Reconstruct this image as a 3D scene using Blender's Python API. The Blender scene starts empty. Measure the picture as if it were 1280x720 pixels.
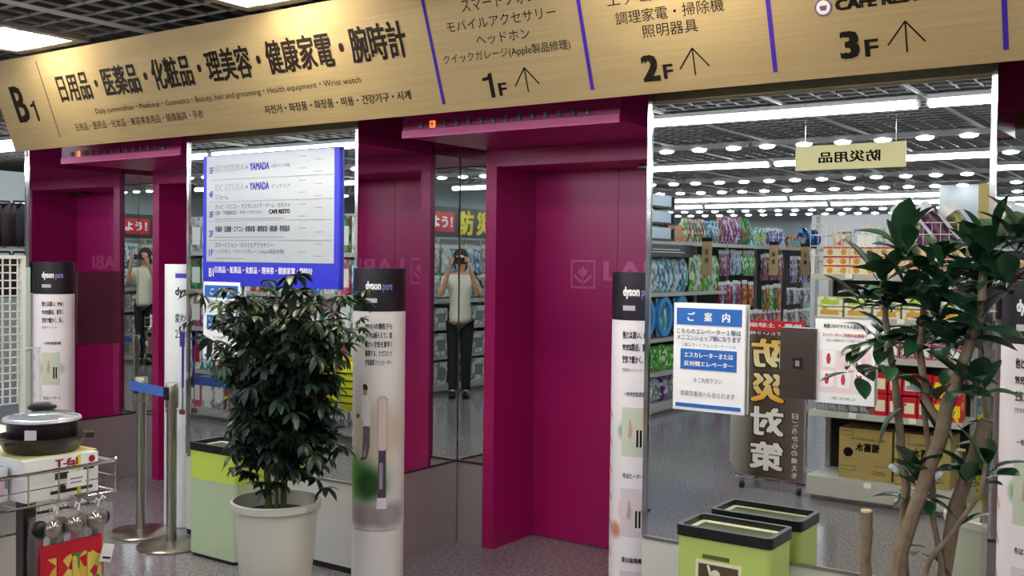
import bpy, bmesh, math, random
from mathutils import Vector, Matrix
random.seed(7)
PI = math.pi
C = bpy.context.scene.collection
SC = bpy.context.scene
R = math.radians
# ---------------------------------------------------------------- camera, world, exposure
YAW, PITCH, ROLL = R(34.9), R(-1.47), 0.0120
fw = Vector((-math.sin(YAW)*math.cos(PITCH), math.cos(YAW)*math.cos(PITCH), math.sin(PITCH)))
rt = Vector((math.cos(YAW), math.sin(YAW), 0)); up = rt.cross(fw)
cr = rt*math.cos(ROLL)+up*math.sin(ROLL); cu = -rt*math.sin(ROLL)+up*math.cos(ROLL)
cd = bpy.data.cameras.new('camera'); cam = bpy.data.objects.new('camera', cd); C.objects.link(cam)
cam.matrix_world = Matrix(((cr.x, cu.x, -fw.x, 0), (cr.y, cu.y, -fw.y, 0), (cr.z, cu.z, -fw.z, 1.5), (0, 0, 0, 1)))
cd.sensor_width = 36; cd.lens = 1310*36/1280; cd.clip_start = 0.02; cd.clip_end = 100
SC.camera = cam
w = bpy.data.worlds.new('world'); SC.world = w; w.use_nodes = True
w.node_tree.nodes['Background'].inputs[0].default_value = (0.8, 0.85, 1, 1)
w.node_tree.nodes['Background'].inputs[1].default_value = 0.05
SC.view_settings.view_transform = 'Standard'; SC.view_settings.look = 'None'
SC.view_settings.exposure = 0.35; SC.view_settings.gamma = 1; SC.view_settings.use_curve_mapping = False
SC.cycles.max_bounces = 10; SC.cycles.glossy_bounces = 8; SC.cycles.sample_clamp_indirect = 6
TUBE_E, SPOT_E, PANEL_E = 21.0, 20.0, 50.0

# ---------------------------------------------------------------- materials
MATS = {}
def srgb(c):
    if isinstance(c, str):
        c = tuple(int(c[i:i+2], 16)/255 for i in (0, 2, 4))
    return tuple((x/12.92 if x <= .04045 else ((x+.055)/1.055)**2.4) for x in c)+(1,)
def mat(name, col='808080', rough=.5, metal=0, spec=.5, emit=None, es=0, alpha=None, trans=0, noise=None, coat=0, bump=None):
    if name in MATS: return MATS[name]
    m = bpy.data.materials.new(name); m.use_nodes = True; nt = m.node_tree; b = nt.nodes['Principled BSDF']
    b.inputs['Base Color'].default_value = srgb(col); b.inputs['Roughness'].default_value = rough
    b.inputs['Metallic'].default_value = metal; b.inputs['Specular IOR Level'].default_value = spec
    b.inputs['Coat Weight'].default_value = coat; b.inputs['Transmission Weight'].default_value = trans
    if alpha is not None: b.inputs['Alpha'].default_value = alpha
    if emit: b.inputs['Emission Color'].default_value = srgb(emit); b.inputs['Emission Strength'].default_value = es
    tc = None
    if noise:  # (scale, other colour, contrast)
        tc = nt.nodes.new('ShaderNodeTexCoord'); n = nt.nodes.new('ShaderNodeTexNoise'); n.inputs['Scale'].default_value = noise[0]
        n.inputs['Detail'].default_value = 3
        r = nt.nodes.new('ShaderNodeValToRGB'); k = noise[2]/2
        r.color_ramp.elements[0].position = .5-k; r.color_ramp.elements[1].position = .5+k
        r.color_ramp.elements[0].color = srgb(col); r.color_ramp.elements[1].color = srgb(noise[1])
        if len(noise) > 3:
            mp = nt.nodes.new('ShaderNodeMapping'); mp.inputs['Scale'].default_value = noise[3]
            nt.links.new(tc.outputs['Object'], mp.inputs[0]); nt.links.new(mp.outputs[0], n.inputs['Vector'])
        else: nt.links.new(tc.outputs['Object'], n.inputs['Vector'])
        nt.links.new(n.outputs['Fac'], r.inputs[0]); nt.links.new(r.outputs[0], b.inputs['Base Color'])
        if bump:
            bp = nt.nodes.new('ShaderNodeBump'); bp.inputs['Strength'].default_value = bump
            nt.links.new(n.outputs['Fac'], bp.inputs['Height']); nt.links.new(bp.outputs[0], b.inputs['Normal'])
    MATS[name] = m; return m
def pmat(cols, scale=22, rough=.35):
    """printed packaging: blotches of the pack's colours"""
    name = 'print_'+'_'.join(cols)+str(scale)
    if name in MATS: return MATS[name]
    m = bpy.data.materials.new(name); m.use_nodes = True; nt = m.node_tree; b = nt.nodes['Principled BSDF']
    b.inputs['Roughness'].default_value = rough
    tc = nt.nodes.new('ShaderNodeTexCoord'); oi = nt.nodes.new('ShaderNodeObjectInfo')
    v = nt.nodes.new('ShaderNodeTexVoronoi'); v.voronoi_dimensions = '4D'; v.inputs['Scale'].default_value = scale
    mu = nt.nodes.new('ShaderNodeMath'); mu.operation = 'MULTIPLY'; mu.inputs[1].default_value = 0.6
    nt.links.new(oi.outputs['Random'], mu.inputs[0]); nt.links.new(mu.outputs[0], v.inputs['W'])
    nt.links.new(tc.outputs['Object'], v.inputs['Vector'])
    sp = nt.nodes.new('ShaderNodeSeparateColor'); nt.links.new(v.outputs['Color'], sp.inputs[0])
    r = nt.nodes.new('ShaderNodeValToRGB'); r.color_ramp.interpolation = 'CONSTANT'
    n = len(cols); cr_ = r.color_ramp
    cr_.elements[0].position = 0; cr_.elements[0].color = srgb(cols[0]); cr_.elements[1].position = .45; cr_.elements[1].color = srgb(cols[1])
    for i in range(2, n):
        e = cr_.elements.new(.45+.5*(i-1)/(n-1)); e.color = srgb(cols[i])
    nt.links.new(sp.outputs[0], r.inputs[0]); nt.links.new(r.outputs[0], b.inputs['Base Color'])
    MATS[name] = m; return m

M_mirror = mat('mirror_silver', 'e9efec', rough=0.0, metal=1)
M_mag = mat('magenta_panel', 'a31560', rough=.32, spec=.45)
M_magl = mat('magenta_lip', 'bd2274', rough=.35, spec=.5)
M_emb = mat('magenta_emboss', 'c44c88', rough=.3, spec=.6)
M_dado = mat('dado_white', 'cfcfca', rough=.45)
M_dados = mat('dado_satin', 'a69ea0', rough=.4, metal=.3)
M_steel = mat('brushed_steel', 'b4b0a8', rough=.28, metal=1, noise=(6, 'a29e96', .5, (1, 1, 60)))
M_dsteel = mat('dark_steel', '5e5450', rough=.3, metal=.85)
M_chrome = mat('chrome', 'dcdcdc', rough=.1, metal=1)
M_gold = mat('gold_sign', 'bda67a', rough=.30, metal=.65, noise=(3, 'b0996c', .6, (1, 40, 40)))
M_under = mat('sign_underside', '9a8a6c', rough=.6)
M_ink = mat('ink_brown', '140d08', rough=.75, spec=.1)
M_purple = mat('divider_purple', '2c1074', rough=.7, spec=.2)
M_white = mat('white_paint', 'f0f0ee', rough=.4)
M_paper = mat('white_paper', 'f4f4f2', rough=.6)
M_black = mat('black_plastic', '121214', rough=.35)
M_blackm = mat('black_matte', '161517', rough=.7)
M_blue = mat('sign_blue', '1c62b4', rough=.5)
M_navy = mat('board_blue', '2228c0', rough=.4)
M_tube = mat('tube_glow', 'ffffff', emit='f3f6ff', es=TUBE_E)
M_spot = mat('spot_glow', 'ffffff', emit='f6f7ff', es=SPOT_E)
M_panel = mat('panel_glow', 'ffffff', emit='fff4dc', es=PANEL_E)
M_grid = mat('lattice_grey', '8b8782', rough=.6)
M_gridw = mat('lattice_main', 'b9b7b0', rough=.5)
M_void = mat('void_dark', '2a2a2a', rough=.9)
M_wall = mat('store_wall', 'b9c4c0', rough=.7)
M_shelf = mat('shelf_grey', 'bdbdb8', rough=.4)
M_shelfb = mat('shelf_dark', '34322f', rough=.6)
M_wire = mat('white_wire', 'e2e2dc', rough=.35)
M_cream = mat('cream', 'ece6c8', rough=.5)
M_card = mat('cardboard', 'a8945c', rough=.7, noise=(8, '9e8a54', .6))
M_tan = mat('tan_card', 'b69a72', rough=.7)
M_red = mat('red_print', 'c4142c', rough=.4)
M_yel = mat('yellow_print', 'f2d81e', rough=.4)
M_green = mat('bin_green', 'bccf6c', rough=.35)
M_green2 = mat('bin_pale', 'b9cba4', rough=.4)
M_grey = mat('mid_grey', '8a8a88', rough=.5)
M_pink = mat('pale_pink', 'f2c8d0', rough=.5)
M_belt = mat('belt_blue', '3a67b8', rough=.7)

def floor_mat():
    m = bpy.data.materials.new('floor_vinyl'); m.use_nodes = True; nt = m.node_tree; b = nt.nodes['Principled BSDF']
    tc = nt.nodes.new('ShaderNodeTexCoord')
    n = nt.nodes.new('ShaderNodeTexNoise'); n.inputs['Scale'].default_value = 55; n.inputs['Detail'].default_value = 4
    n2 = nt.nodes.new('ShaderNodeTexNoise'); n2.inputs['Scale'].default_value = 1.3
    r = nt.nodes.new('ShaderNodeValToRGB'); r.color_ramp.elements[0].position = .38; r.color_ramp.elements[1].position = .64
    r.color_ramp.elements[0].color = srgb('6f6b71'); r.color_ramp.elements[1].color = srgb('948f96')
    rr = nt.nodes.new('ShaderNodeMapRange'); rr.inputs['To Min'].default_value = .09; rr.inputs['To Max'].default_value = .18
    for q in (n, n2): nt.links.new(tc.outputs['Object'], q.inputs['Vector'])
    nt.links.new(n.outputs['Fac'], r.inputs[0]); nt.links.new(r.outputs[0], b.inputs['Base Color'])
    nt.links.new(n2.outputs['Fac'], rr.inputs['Value']); nt.links.new(rr.outputs[0], b.inputs['Roughness'])
    b.inputs['Specular IOR Level'].default_value = .5
    return m
M_floor = floor_mat()

# ---------------------------------------------------------------- mesh building
class MB:
    def __init__(s): s.v = []; s.f = []
    def add(s, vs, fs):
        n = len(s.v); s.v += [tuple(v) for v in vs]; s.f += [tuple(i+n for i in f) for f in fs]; return s
    def box(s, x0, x1, y0, y1, z0, z1):
        return s.add([(x0,y0,z0),(x1,y0,z0),(x1,y1,z0),(x0,y1,z0),(x0,y0,z1),(x1,y0,z1),(x1,y1,z1),(x0,y1,z1)],
                     [(0,3,2,1),(4,5,6,7),(0,1,5,4),(1,2,6,5),(2,3,7,6),(3,0,4,7)])
    def rbox(s, x0, x1, y0, y1, z0, z1, r=.02, n=4):   # upright corners rounded
        pts = []
        for cx, cy, a in ((x1-r,y1-r,0),(x0+r,y1-r,90),(x0+r,y0+r,180),(x1-r,y0+r,270)):
            for k in range(n+1):
                t = R(a+90*k/n); pts.append((cx+r*math.cos(t), cy+r*math.sin(t)))
        return s.prism(pts, z0, z1)
    def prism(s, pts, z0, z1):
        n = len(pts)
        return s.add([(x,y,z0) for x,y in pts]+[(x,y,z1) for x,y in pts],
                     [tuple(range(n))[::-1], tuple(range(n,2*n))]+[(i,(i+1)%n,n+(i+1)%n,n+i) for i in range(n)])
    def xzprism(s, pts, y0, y1):      # outline in the x-z plane, thickness along y
        n = len(pts)
        return s.add([(x,y0,z) for x,z in pts]+[(x,y1,z) for x,z in pts],
                     [tuple(range(n)), tuple(range(n,2*n))[::-1]]+[((i+1)%n,i,n+i,n+(i+1)%n) for i in range(n)])
    def ring(s, outer, inner, z0, z1):
        n = len(outer)
        vs = [(x,y,z0) for x,y in outer]+[(x,y,z0) for x,y in inner]+[(x,y,z1) for x,y in outer]+[(x,y,z1) for x,y in inner]
        fs = []
        for i in range(n):
            j = (i+1)%n
            fs += [(j,i,n+i,n+j),(2*n+i,2*n+j,3*n+j,3*n+i),(i,j,2*n+j,2*n+i),(n+j,n+i,3*n+i,3*n+j)]
        return s.add(vs, fs)
    def lathe(s, prof, n=24, c=(0,0), sx=1, sy=1):
        vs = []; fs = []
        for r, z in prof:
            for k in range(n):
                a = 2*PI*k/n; vs.append((c[0]+r*sx*math.cos(a), c[1]+r*sy*math.sin(a), z))
        for i in range(len(prof)-1):
            for k in range(n):
                a, b = i*n+k, i*n+(k+1)%n; fs.append((a, b, b+n, a+n))
        fs.append(tuple(range(n))[::-1]); fs.append(tuple(range((len(prof)-1)*n, len(prof)*n)))
        return s.add(vs, fs)
    def cyl(s, x, y, z0, z1, r, n=20): return s.lathe([(r,z0),(r,z1)], n, (x,y))
    def tube(s, path, r, n=8, r1=None, closed=False):
        path = [Vector(p) for p in path]; vs = []; fs = []; m = len(path); prev = None
        for i, p in enumerate(path):
            if closed: d = path[(i+1)%m]-path[i-1]
            else: d = (path[min(i+1,m-1)]-path[max(i-1,0)])
            d.normalize()
            if prev is None: a = d.orthogonal().normalized()
            else:
                a = prev-d*prev.dot(d); a.normalize()
            prev = a; b = d.cross(a); rr = r if r1 is None else r+(r1-r)*i/(m-1)
            if isinstance(r, (list, tuple)): rr = r[i]
            for k in range(n):
                t = 2*PI*k/n; vs.append(p+a*rr*math.cos(t)+b*rr*math.sin(t))
        for i in range(m-1 if not closed else m):
            for k in range(n):
                fs.append((i*n+k, i*n+(k+1)%n, ((i+1)%m)*n+(k+1)%n, ((i+1)%m)*n+k))
        if not closed: fs.append(tuple(range(n))[::-1]); fs.append(tuple(range((m-1)*n, m*n)))
        return s.add(vs, fs)
    def bar(s, a, b, w=.01, h=None): return s.tube([a, b], w/1.4, 4)
    def ball(s, c, rx, ry, rz, n=14, m=8):
        prof = []
        vs = []; fs = []
        for i in range(m+1):
            t = -PI/2+PI*i/m
            for k in range(n):
                a = 2*PI*k/n; vs.append((c[0]+rx*math.cos(t)*math.cos(a), c[1]+ry*math.cos(t)*math.sin(a), c[2]+rz*math.sin(t)))
        for i in range(m):
            for k in range(n): fs.append((i*n+k, i*n+(k+1)%n, (i+1)*n+(k+1)%n, (i+1)*n+k))
        return s.add(vs, fs)
    def xf(s, M): s.v = [tuple(M @ Vector(v)) for v in s.v]; return s
    def mesh(s, name, smooth=False):
        me = bpy.data.meshes.new(name); me.from_pydata(s.v, [], s.f); me.validate(); 
        bm = bmesh.new(); bm.from_mesh(me); bmesh.ops.recalc_face_normals(bm, faces=bm.faces); bm.to_mesh(me); bm.free()
        if smooth:
            me.polygons.foreach_set('use_smooth', [True]*len(me.polygons))
            try: me.set_sharp_from_angle(angle=R(40))
            except Exception: pass
        return me

def put(name, me, m, parent=None, loc=(0,0,0), rot=None, scale=None):
    """link one object that shows the (possibly shared) mesh ME in material M"""
    if len(me.materials) == 0: me.materials.append(m)
    o = bpy.data.objects.new(name, me); C.objects.link(o)
    if me.materials[0] is not m:
        o.material_slots[0].link = 'OBJECT'; o.material_slots[0].material = m
    if parent: o.parent = parent
    o.location = loc
    if rot: o.rotation_euler = rot
    if scale: o.scale = scale
    return o
def P(name, mb, m, parent=None, loc=(0,0,0), rot=None, smooth=False): return put(name, mb.mesh(name, smooth), m, parent, loc, rot)
def tag(o, label=None, cat=None, group=None, kind=None):
    if label: o['label'] = label
    if cat: o['category'] = cat
    if group: o['group'] = group
    if kind: o['kind'] = kind
    return o
def thing(name, label, cat, loc=(0,0,0), rz=0, group=None, kind=None):
    o = bpy.data.objects.new(name, None); C.objects.link(o); o.location = loc; o.rotation_euler = (0,0,rz); o.empty_display_size = .05
    return tag(o, label, cat, group, kind)
def struct(name, mb, m, parent=None, label=None, cat='wall', loc=(0,0,0), smooth=False):
    o = P(name, mb, m, parent, loc, smooth=smooth)
    if parent is None: tag(o, label, cat, kind='structure')
    return o
def dup(o, loc=None, label=None, parent=None, rz=None):
    c = o.copy(); C.objects.link(c); c.parent = parent
    if loc is not None: c.location = loc
    if rz is not None: c.rotation_euler = (0,0,rz)
    if label: c['label'] = label
    for ch in list(o.children): dup(ch, parent=c)
    return c
ORD = ['first','second','third','fourth','fifth','sixth','seventh','eighth','ninth','tenth','eleventh','twelfth','thirteenth','fourteenth','fifteenth','sixteenth']

# ---------------------------------------------------------------- lettering
_tc = {}
def text_geo(s, bold=0.0):
    """vertices and faces of a line of lettering, height of a capital = 1, starting at x=0"""
    k = (s, bold)
    if k in _tc: return _tc[k]
    cu_ = bpy.data.curves.new('t', 'FONT'); cu_.body = s; cu_.size = 1; cu_.resolution_u = 2; cu_.fill_mode = 'FRONT'
    o = bpy.data.objects.new('t', cu_); C.objects.link(o)
    dg = bpy.context.evaluated_depsgraph_get(); e = o.evaluated_get(dg); me = e.to_mesh()
    vs = [tuple(v.co) for v in me.vertices]; fs = [tuple(p.vertices) for p in me.polygons]; e.to_mesh_clear()
    bpy.data.objects.remove(o); bpy.data.curves.remove(cu_)
    if bold:   # heavier strokes: the outline laid over itself, shifted a little
        n = len(vs); v2, f2 = [], []
        for j, (dx, dy) in enumerate(((-bold,-bold*.6),(bold,-bold*.6),(bold,bold*.6),(-bold,bold*.6))):
            v2 += [(x+dx, y+dy, .0003*j) for x, y, z in vs]; f2 += [tuple(i+n*j for i in f) for f in fs]
        vs, fs = v2, f2
    _tc[k] = (vs, fs); return vs, fs
def text_mb(s, x0, x1, y0, y1, bold=0.0, align='fit'):
    """lettering filling the box x0..x1, y0..y1 in the XY plane"""
    vs, fs = text_geo(s, bold)
    if not vs: return None
    ax, bx = min(v[0] for v in vs), max(v[0] for v in vs); ay, by = min(v[1] for v in vs), max(v[1] for v in vs)
    sx = (x1-x0)/max(bx-ax, 1e-6); sy = (y1-y0)/max(by-ay, 1e-6)
    return MB().add([(x0+(v[0]-ax)*sx, y0+(v[1]-ay)*sy, v[2]) for v in vs], fs)
def letter(s, box, m, parent, bold=0.0, y=0.0, name='lettering', rot=(PI/2,0,0), back=False, flat=True):
    """lettering standing in the local x-z plane, reading from -y; box = x0,x1,z0,z1"""
    mb = text_mb(s, *box, bold=bold)
    if mb is None: return None
    mb.v = [(x, y-q_, z) for x, z, q_ in mb.v]
    if back: mb.v = [(-x, -y, z) for x, y, z in mb.v]
    me = bpy.data.meshes.new(name); me.from_pydata(mb.v, [], mb.f)
    return put(name, me, m, parent)
def around(mb, r, az0, z=0):
    """wrap a flat drawing (x = arc length, y = height) round an upright cylinder"""
    mb.v = [((r+d)*math.cos(az0+x/r), (r+d)*math.sin(az0+x/r), y+z) for x, y, d in mb.v]; return mb

# ================================================================ SETTING
W = 3.63; DADO = .432; AW = 1.52; PITCHX = 2.77
floor = struct('floor', MB().box(-18,4.5,-18,9.5,-.1,0), M_floor, label='grey speckled glossy vinyl floor of the store', cat='floor')
struct('ceiling', MB().box(-18,4.5,-18,9.5,3.1,3.2), M_void, label='dark void above the open lattice ceiling', cat='ceiling')
g = MB(); n = 0
x = -14.0
while x < 3.0: g.box(x-.0035, x+.0035, -15, 3.5, 2.66, 2.672); x += .15
y = -15.0
while y < 3.5: g.box(-14, 3, y-.0035, y+.0035, 2.66, 2.672); y += .15
x = -14.0
while x < -6.3: g.box(x-.0035, x+.0035, 3.5, 9, 2.66, 2.672); x += .15
y = 3.5
while y < 9: g.box(-14, -6.3, y-.0035, y+.0035, 2.66, 2.672); y += .15
tag(P('ceiling_lattice', g, M_grid), 'open grey lattice ceiling of small square cells', 'ceiling', kind='structure')
run = thing('ceiling_runners', 'pale straight runners crossing the lattice ceiling', 'ceiling', kind='structure')
rm = MB().box(-.011,.011,-15,3.4,2.645,2.662).mesh('runner')
for k in range(-9, 5): put('runner', rm, M_gridw, run, (-1.8+.95*k, 0, 0))
# outer walls
struct('wall_back', MB().box(-18,4.5,-18.1,-18,0,3.1), M_wall, label='pale wall at the far end of the store')
struct('wall_right', MB().box(4.5,4.6,-18,9.5,0,3.1), M_wall, label='pale wall on the right side of the store')
struct('wall_left', MB().box(-18.1,-18,-18,9.5,0,3.1), M_wall, label='pale grey green wall beyond the clothes and bags')
struct('wall_front', MB().box(-18,-6.3,9.4,9.5,0,3.1), M_wall, label='pale grey green wall past the left end of the lift lobby')
struct('wall_partition', MB().box(-12.2,-12.1,4.6,9.4,0,2.5), M_wall, label='pale partition wall seen left of the left lift')

# pillars between the lifts: mirror above, white dado below
def pillar(name, x0, x1, label, left_open=True):
    p = thing(name, label, 'wall', kind='structure')
    P('core', MB().box(x0+.012, x1-.012, W+.012, 4.76, 0, 2.66), M_dado, p)
    P('dado_panel', MB().box(x0, x1, W, W+.012, .03, DADO-.006), M_dado, p)
    P('skirting', MB().box(x0+.004, x1-.004, W+.004, W+.012, 0, .03), M_blackm, p)
    P('mirror_pane', MB().box(x0+.018, x1-.018, W+.004, W+.012, DADO+.006, 2.64), M_mirror, p)
    P('dado_trim', MB().box(x0+.01, x1-.01, W-.003, W+.012, DADO-.006, DADO+.006), M_steel, p)
    for xx in (x0, x1-.018): P('corner_strip', MB().box(xx, xx+.018, W-.003, W+.012, DADO+.006, 2.64), M_chrome, p)
    for sx, a in ((x0, -1), (x1, 1)):   # faces inside the alcoves
        X0, X1 = (sx, sx+.012) if a < 0 else (sx-.012, sx)
        P('side_dado', MB().box(X0, X1, W+.012, 4.41, 0, DADO-.006), M_dados, p)
        P('side_mirror', MB().box(X0, X1, W+.012, 4.41, DADO+.006, 2.3), M_mirror, p)
        P('side_trim', MB().box(X0-.001, X1+.001, W+.012, 4.41, DADO-.006, DADO+.006), M_dsteel, p)
    return p
pillar('wall_left_pillar', -6.245, -6.19, 'mirrored wall end at the left side of the left lift')
pillar('wall_middle_pillar', -4.67, -3.42, 'mirrored wall with the floor directory between the two lifts')
pillar('wall_right_pillar', -1.90, -.655, 'wide mirrored wall right of the pink lift')
pillar('wall_far_right_pillar', .865, 2.11, 'mirrored wall beyond the lift at the right edge')
struct('wall_behind_lifts', MB().box(-6.33, 4.5, 4.86, 4.95, 0, 3.1), M_dado, label='wall behind the lift shafts')
struct('wall_lobby_end', MB().box(2.11, 4.5, W, W+.1, 0, 2.66), M_dado, label='plain white wall at the end of the lift lobby')

# ---------------------------------------------------------------- lifts
def lift(cx, label):
    t = thing('elevator', label, 'elevator', (cx, 0, 0), group='pink lifts in the lobby wall')
    hx = .5775
    # back wall mirrors and dado either side of the portal
    for s in (-1, 1):
        a, b = sorted((s*hx, s*.757))
        P('back_dado', MB().box(a, b, 4.41, 4.44, 0, DADO-.006), M_dados, t)
        P('back_trim', MB().box(a, b, 4.405, 4.44, DADO-.006, DADO+.006), M_dsteel, t)
        P('back_mirror', MB().box(a, b, 4.41, 4.44, DADO+.006, 2.1), M_mirror, t)
        P('back_panel', MB().box(a, b, 4.41, 4.44, 2.1, 2.3), M_mag, t)
    P('alcove_ceiling', MB().box(-.757, .757, W+.005, 4.44, 2.30, 2.33), M_mag, t)
    pf = MB()
    pf.box(-hx, -.51, 4.39, 4.76, 0, 2.07).box(.51, hx, 4.39, 4.76, 0, 2.07).box(-.51, .51, 4.39, 4.76, 1.985, 2.07)
    P('portal_frame', pf, M_mag, t)
    for s in (-1, 1):
        a, b = sorted((s*.0015, s*.51)); P('door', MB().box(a, b, 4.76, 4.80, .004, 1.985), M_mag, t)
    P('door_sensor', MB().box(.2, .34, 4.60, 4.68, 1.965, 1.985), M_dsteel, t)
    P('header_box', MB().box(-hx, hx, 3.73, 4.40, 2.072, 2.30), M_mag, t)
    lip = MB().box(-hx, hx, 3.724, 3.735, 2.066, 2.100)
    P('header_lip', lip, M_magl, t)
    gl = ['B','1','2','3','4','5','6','7','8','9','R','P','\u25bc','\u25b2']
    for k, s in enumerate(gl):
        ix = -.465+k*.0685
        on = (k == 1)
        f = P('indicator', MB().box(ix-.014, ix+.014, 3.725, 3.732, 2.106, 2.136), mat('indicator_lit','ff9a50',emit='ff7a30',es=1.6) if on else mat('indicator_dark','56404e',rough=.4), t)
        if on: f['label'] = 'orange lit floor indicator'
        letter(s, (ix-.008, ix+.008, 2.108, 2.131), mat('indicator_grey','8c8890',rough=.5) if not on else M_cream, f, y=3.7245, bold=.02)
    # embossed emblem and shop name on the doors
    e = MB(); x0, x1, z0, z1 = -.275, -.135, 1.365, 1.505
    fr = [(x0,z0),(x1,z0),(x1,z1),(x0,z1)]
    for (a, b) in ((0,1),(1,2),(2,3),(3,0)):
        (ax,az),(bx,bz) = fr[a], fr[b]
        e.box(min(ax,bx)-.006, max(ax,bx)+.006, 4.757, 4.761, min(az,bz)-.006, max(az,bz)+.006)
    cx0 = (x0+x1)/2
    for s in (-1, 1):
        e.xzprism([(cx0, z0+.03), (cx0+s*.012, z0+.02), (cx0+s*.055, z0+.055), (cx0+s*.055, z0+.075)], 4.757, 4.761)
    e.xzprism([(cx0, z0+.05), (cx0+.028, z0+.075), (cx0+.028, z0+.105), (cx0+.012, z0+.095), (cx0, z0+.12), (cx0-.012, z0+.095), (cx0-.028, z0+.105), (cx0-.028, z0+.075)], 4.757, 4.761)
    e.box(cx0-.004, cx0+.004, 4.757, 4.761, z0+.01, z0+.05)
    P('door_emblem', e, M_emb, t)
    letter('LABI', (-.08, .30, 1.405, 1.505), M_emb, t, bold=.03, y=4.757, name='door_lettering')
    return t
lf = lift(-2.6575, 'pink lift at the middle of the picture, doors closed')
dup(lf, (-5.43, 0, 0), 'pink lift at the left behind the belt posts')
dup(lf, (.1125, 0, 0), 'pink lift mostly outside the right edge')
# steel plate set in the mirrored side wall of the left lift
st = P('steel_plate', MB().box(-6.192, -6.182, 3.95, 4.27, .92, 1.40), mat('plate_steel','8a7d7c',rough=.22,metal=.9)); tag(st, 'dark steel plate on the side wall of the left lift', 'panel')

# ---------------------------------------------------------------- gold sign over the lifts
CA, SA = math.cos(R(20)), math.sin(R(20))
sg = thing('overhead_sign', 'long gold floor guide sign leaning out over the lifts', 'sign')
XL, XR = -6.14, 2.3
fp = P('gold_face', MB().box(XL, XR, -.004, 0, 0, .535), M_gold, sg, (0,3.51,2.13), (R(20),0,0))
P('backing_panel', MB().box(XL+.003, XR-.003, 0, .018, .003, .532), M_under, fp)
P('end_cap', MB().box(XL, XL+.003, 0, .018, 0, .535), M_under, fp)
for xx in (-6.0,-4.1,-2.2,-.3): P('bracket', MB().tube([(xx,.018,.45),(xx,.10,.40)], .012, 6), M_dsteel, fp)
def fl(s, x0, x1, v0, v1, bold=0, m=M_ink): return letter(s, (x0,x1,v0,v1), m, fp, bold=bold, y=-.0052)
def fbar(x0, x1, v0, v1, m, name='divider'):
    o = P(name, MB().box(x0,x1,-.0052,-.004,v0,v1), m, fp); return o
def fline(a, b, wd):
    d = Vector((b[0]-a[0], b[1]-a[1])).normalized(); nn = Vector((-d.y, d.x))*wd/2
    return [(a[0]+nn.x,a[1]+nn.y),(b[0]+nn.x,b[1]+nn.y),(b[0]-nn.x,b[1]-nn.y),(a[0]-nn.x,a[1]-nn.y)]
def arrow(cx, v0, v1):
    mb = MB()
    for a, b in (((cx,v0),(cx,v1)), ((cx,v1),(cx-.058,v1-.07)), ((cx,v1),(cx+.058,v1-.07))): mb.xzprism(fline(a,b,.005), -.0054, -.004)
    P('arrow', mb, M_ink, fp)
def one(x0, x1, v0, v1):
    w_ = x1-x0; h = v1-v0
    P('lettering', MB().xzprism([(x1-w_*.38,v0),(x1,v0),(x1,v1),(x1-w_*.28,v1),(x1-w_*.45,v1-h*.13),(x0,v1-h*.17),(x0,v1-h*.30),(x1-w_*.38,v1-h*.28)], -.0054, -.004), M_ink, fp)
fbar(-5.631, -5.627, .06, .50, M_ink)
for xd in (-2.80, -2.07, -1.34, -.61, .12): fbar(xd-.008, xd+.008, .036, .50, M_purple)
fl('B', -5.985, -5.855, .168, .382, .03); one(-5.825, -5.772, .165, .285)
fl('\u65e5\u7528\u54c1\u30fb\u533b\u85ac\u54c1\u30fb\u5316\u7ca7\u54c1\u30fb\u7406\u7f8e\u5bb9\u30fb\u5065\u5eb7\u5bb6\u96fb\u30fb\u8155\u6642\u8a08', -5.50, -2.93, .25, .41, .03)
fl('Daily commodities\u30fbMedicinal\u30fbCosmetics\u30fbBeauty, hair and grooming\u30fbHealth equipment\u30fbWrist watch', -5.22, -3.235, .158, .196)
fl('\u65e5\u7528\u54c1\u30fb\u533b\u836f\u54c1\u30fb\u5316\u5986\u54c1\u30fb\u7f8e\u5bb9\u7f8e\u53d1\u7528\u54c1\u30fb\u5065\u5eb7\u5668\u5177\u30fb\u624b\u8868', -5.45, -4.34, .084, .127)
fl('\uc790\uc804\uac70\u30fb\ud654\uc7a5\ud488\u30fb\ud654\uc7a5\ud488\u30fb\ubbf8\uc6a9\u30fb\uac74\uac15\uae30\uad6c\u30fb\uc2dc\uacc4', -3.89, -2.97, .07, .112, .01)
fl('\u30b9\u30de\u30fc\u30c8\u30d5\u30a9\u30f3', -2.61, -2.25, .395, .445)
fl('\u30e2\u30d0\u30a4\u30eb\u30a2\u30af\u30bb\u30b5\u30ea\u30fc', -2.705, -2.175, .325, .369)
fl('\u30d8\u30c3\u30c9\u30db\u30f3', -2.57, -2.31, .258, .300)
fl('\u30af\u30a4\u30c3\u30af\u30ac\u30ec\u30fc\u30b8(Apple\u88fd\u54c1\u4fee\u7406)', -2.755, -2.135, .194, .238)
one(-2.578, -2.528, .044, .144); fl('F', -2.505, -2.464, .048, .100, .03); arrow(-2.364, .052, .150)
fl('\u30a8\u30a2\u30b3\u30f3', -1.95, -1.70, .333, .372)
fl('\u8abf\u7406\u5bb6\u96fb\u30fb\u6383\u9664\u6a5f', -1.925, -1.498, .264, .311); fl('\u7167\u660e\u5668\u5177', -1.824, -1.604, .205, .250)
fl('2', -1.848, -1.775, .046, .144, .05); fl('F', -1.762, -1.722, .050, .103, .03); arrow(-1.637, .052, .150)
lg = P('logo_disc', MB().xzprism([(-1.155+.029*math.cos(t*PI/12), .232+.029*math.sin(t*PI/12)) for t in range(24)], -.0054, -.004), mat('logo_purple','4a3a6a'), fp)
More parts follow.
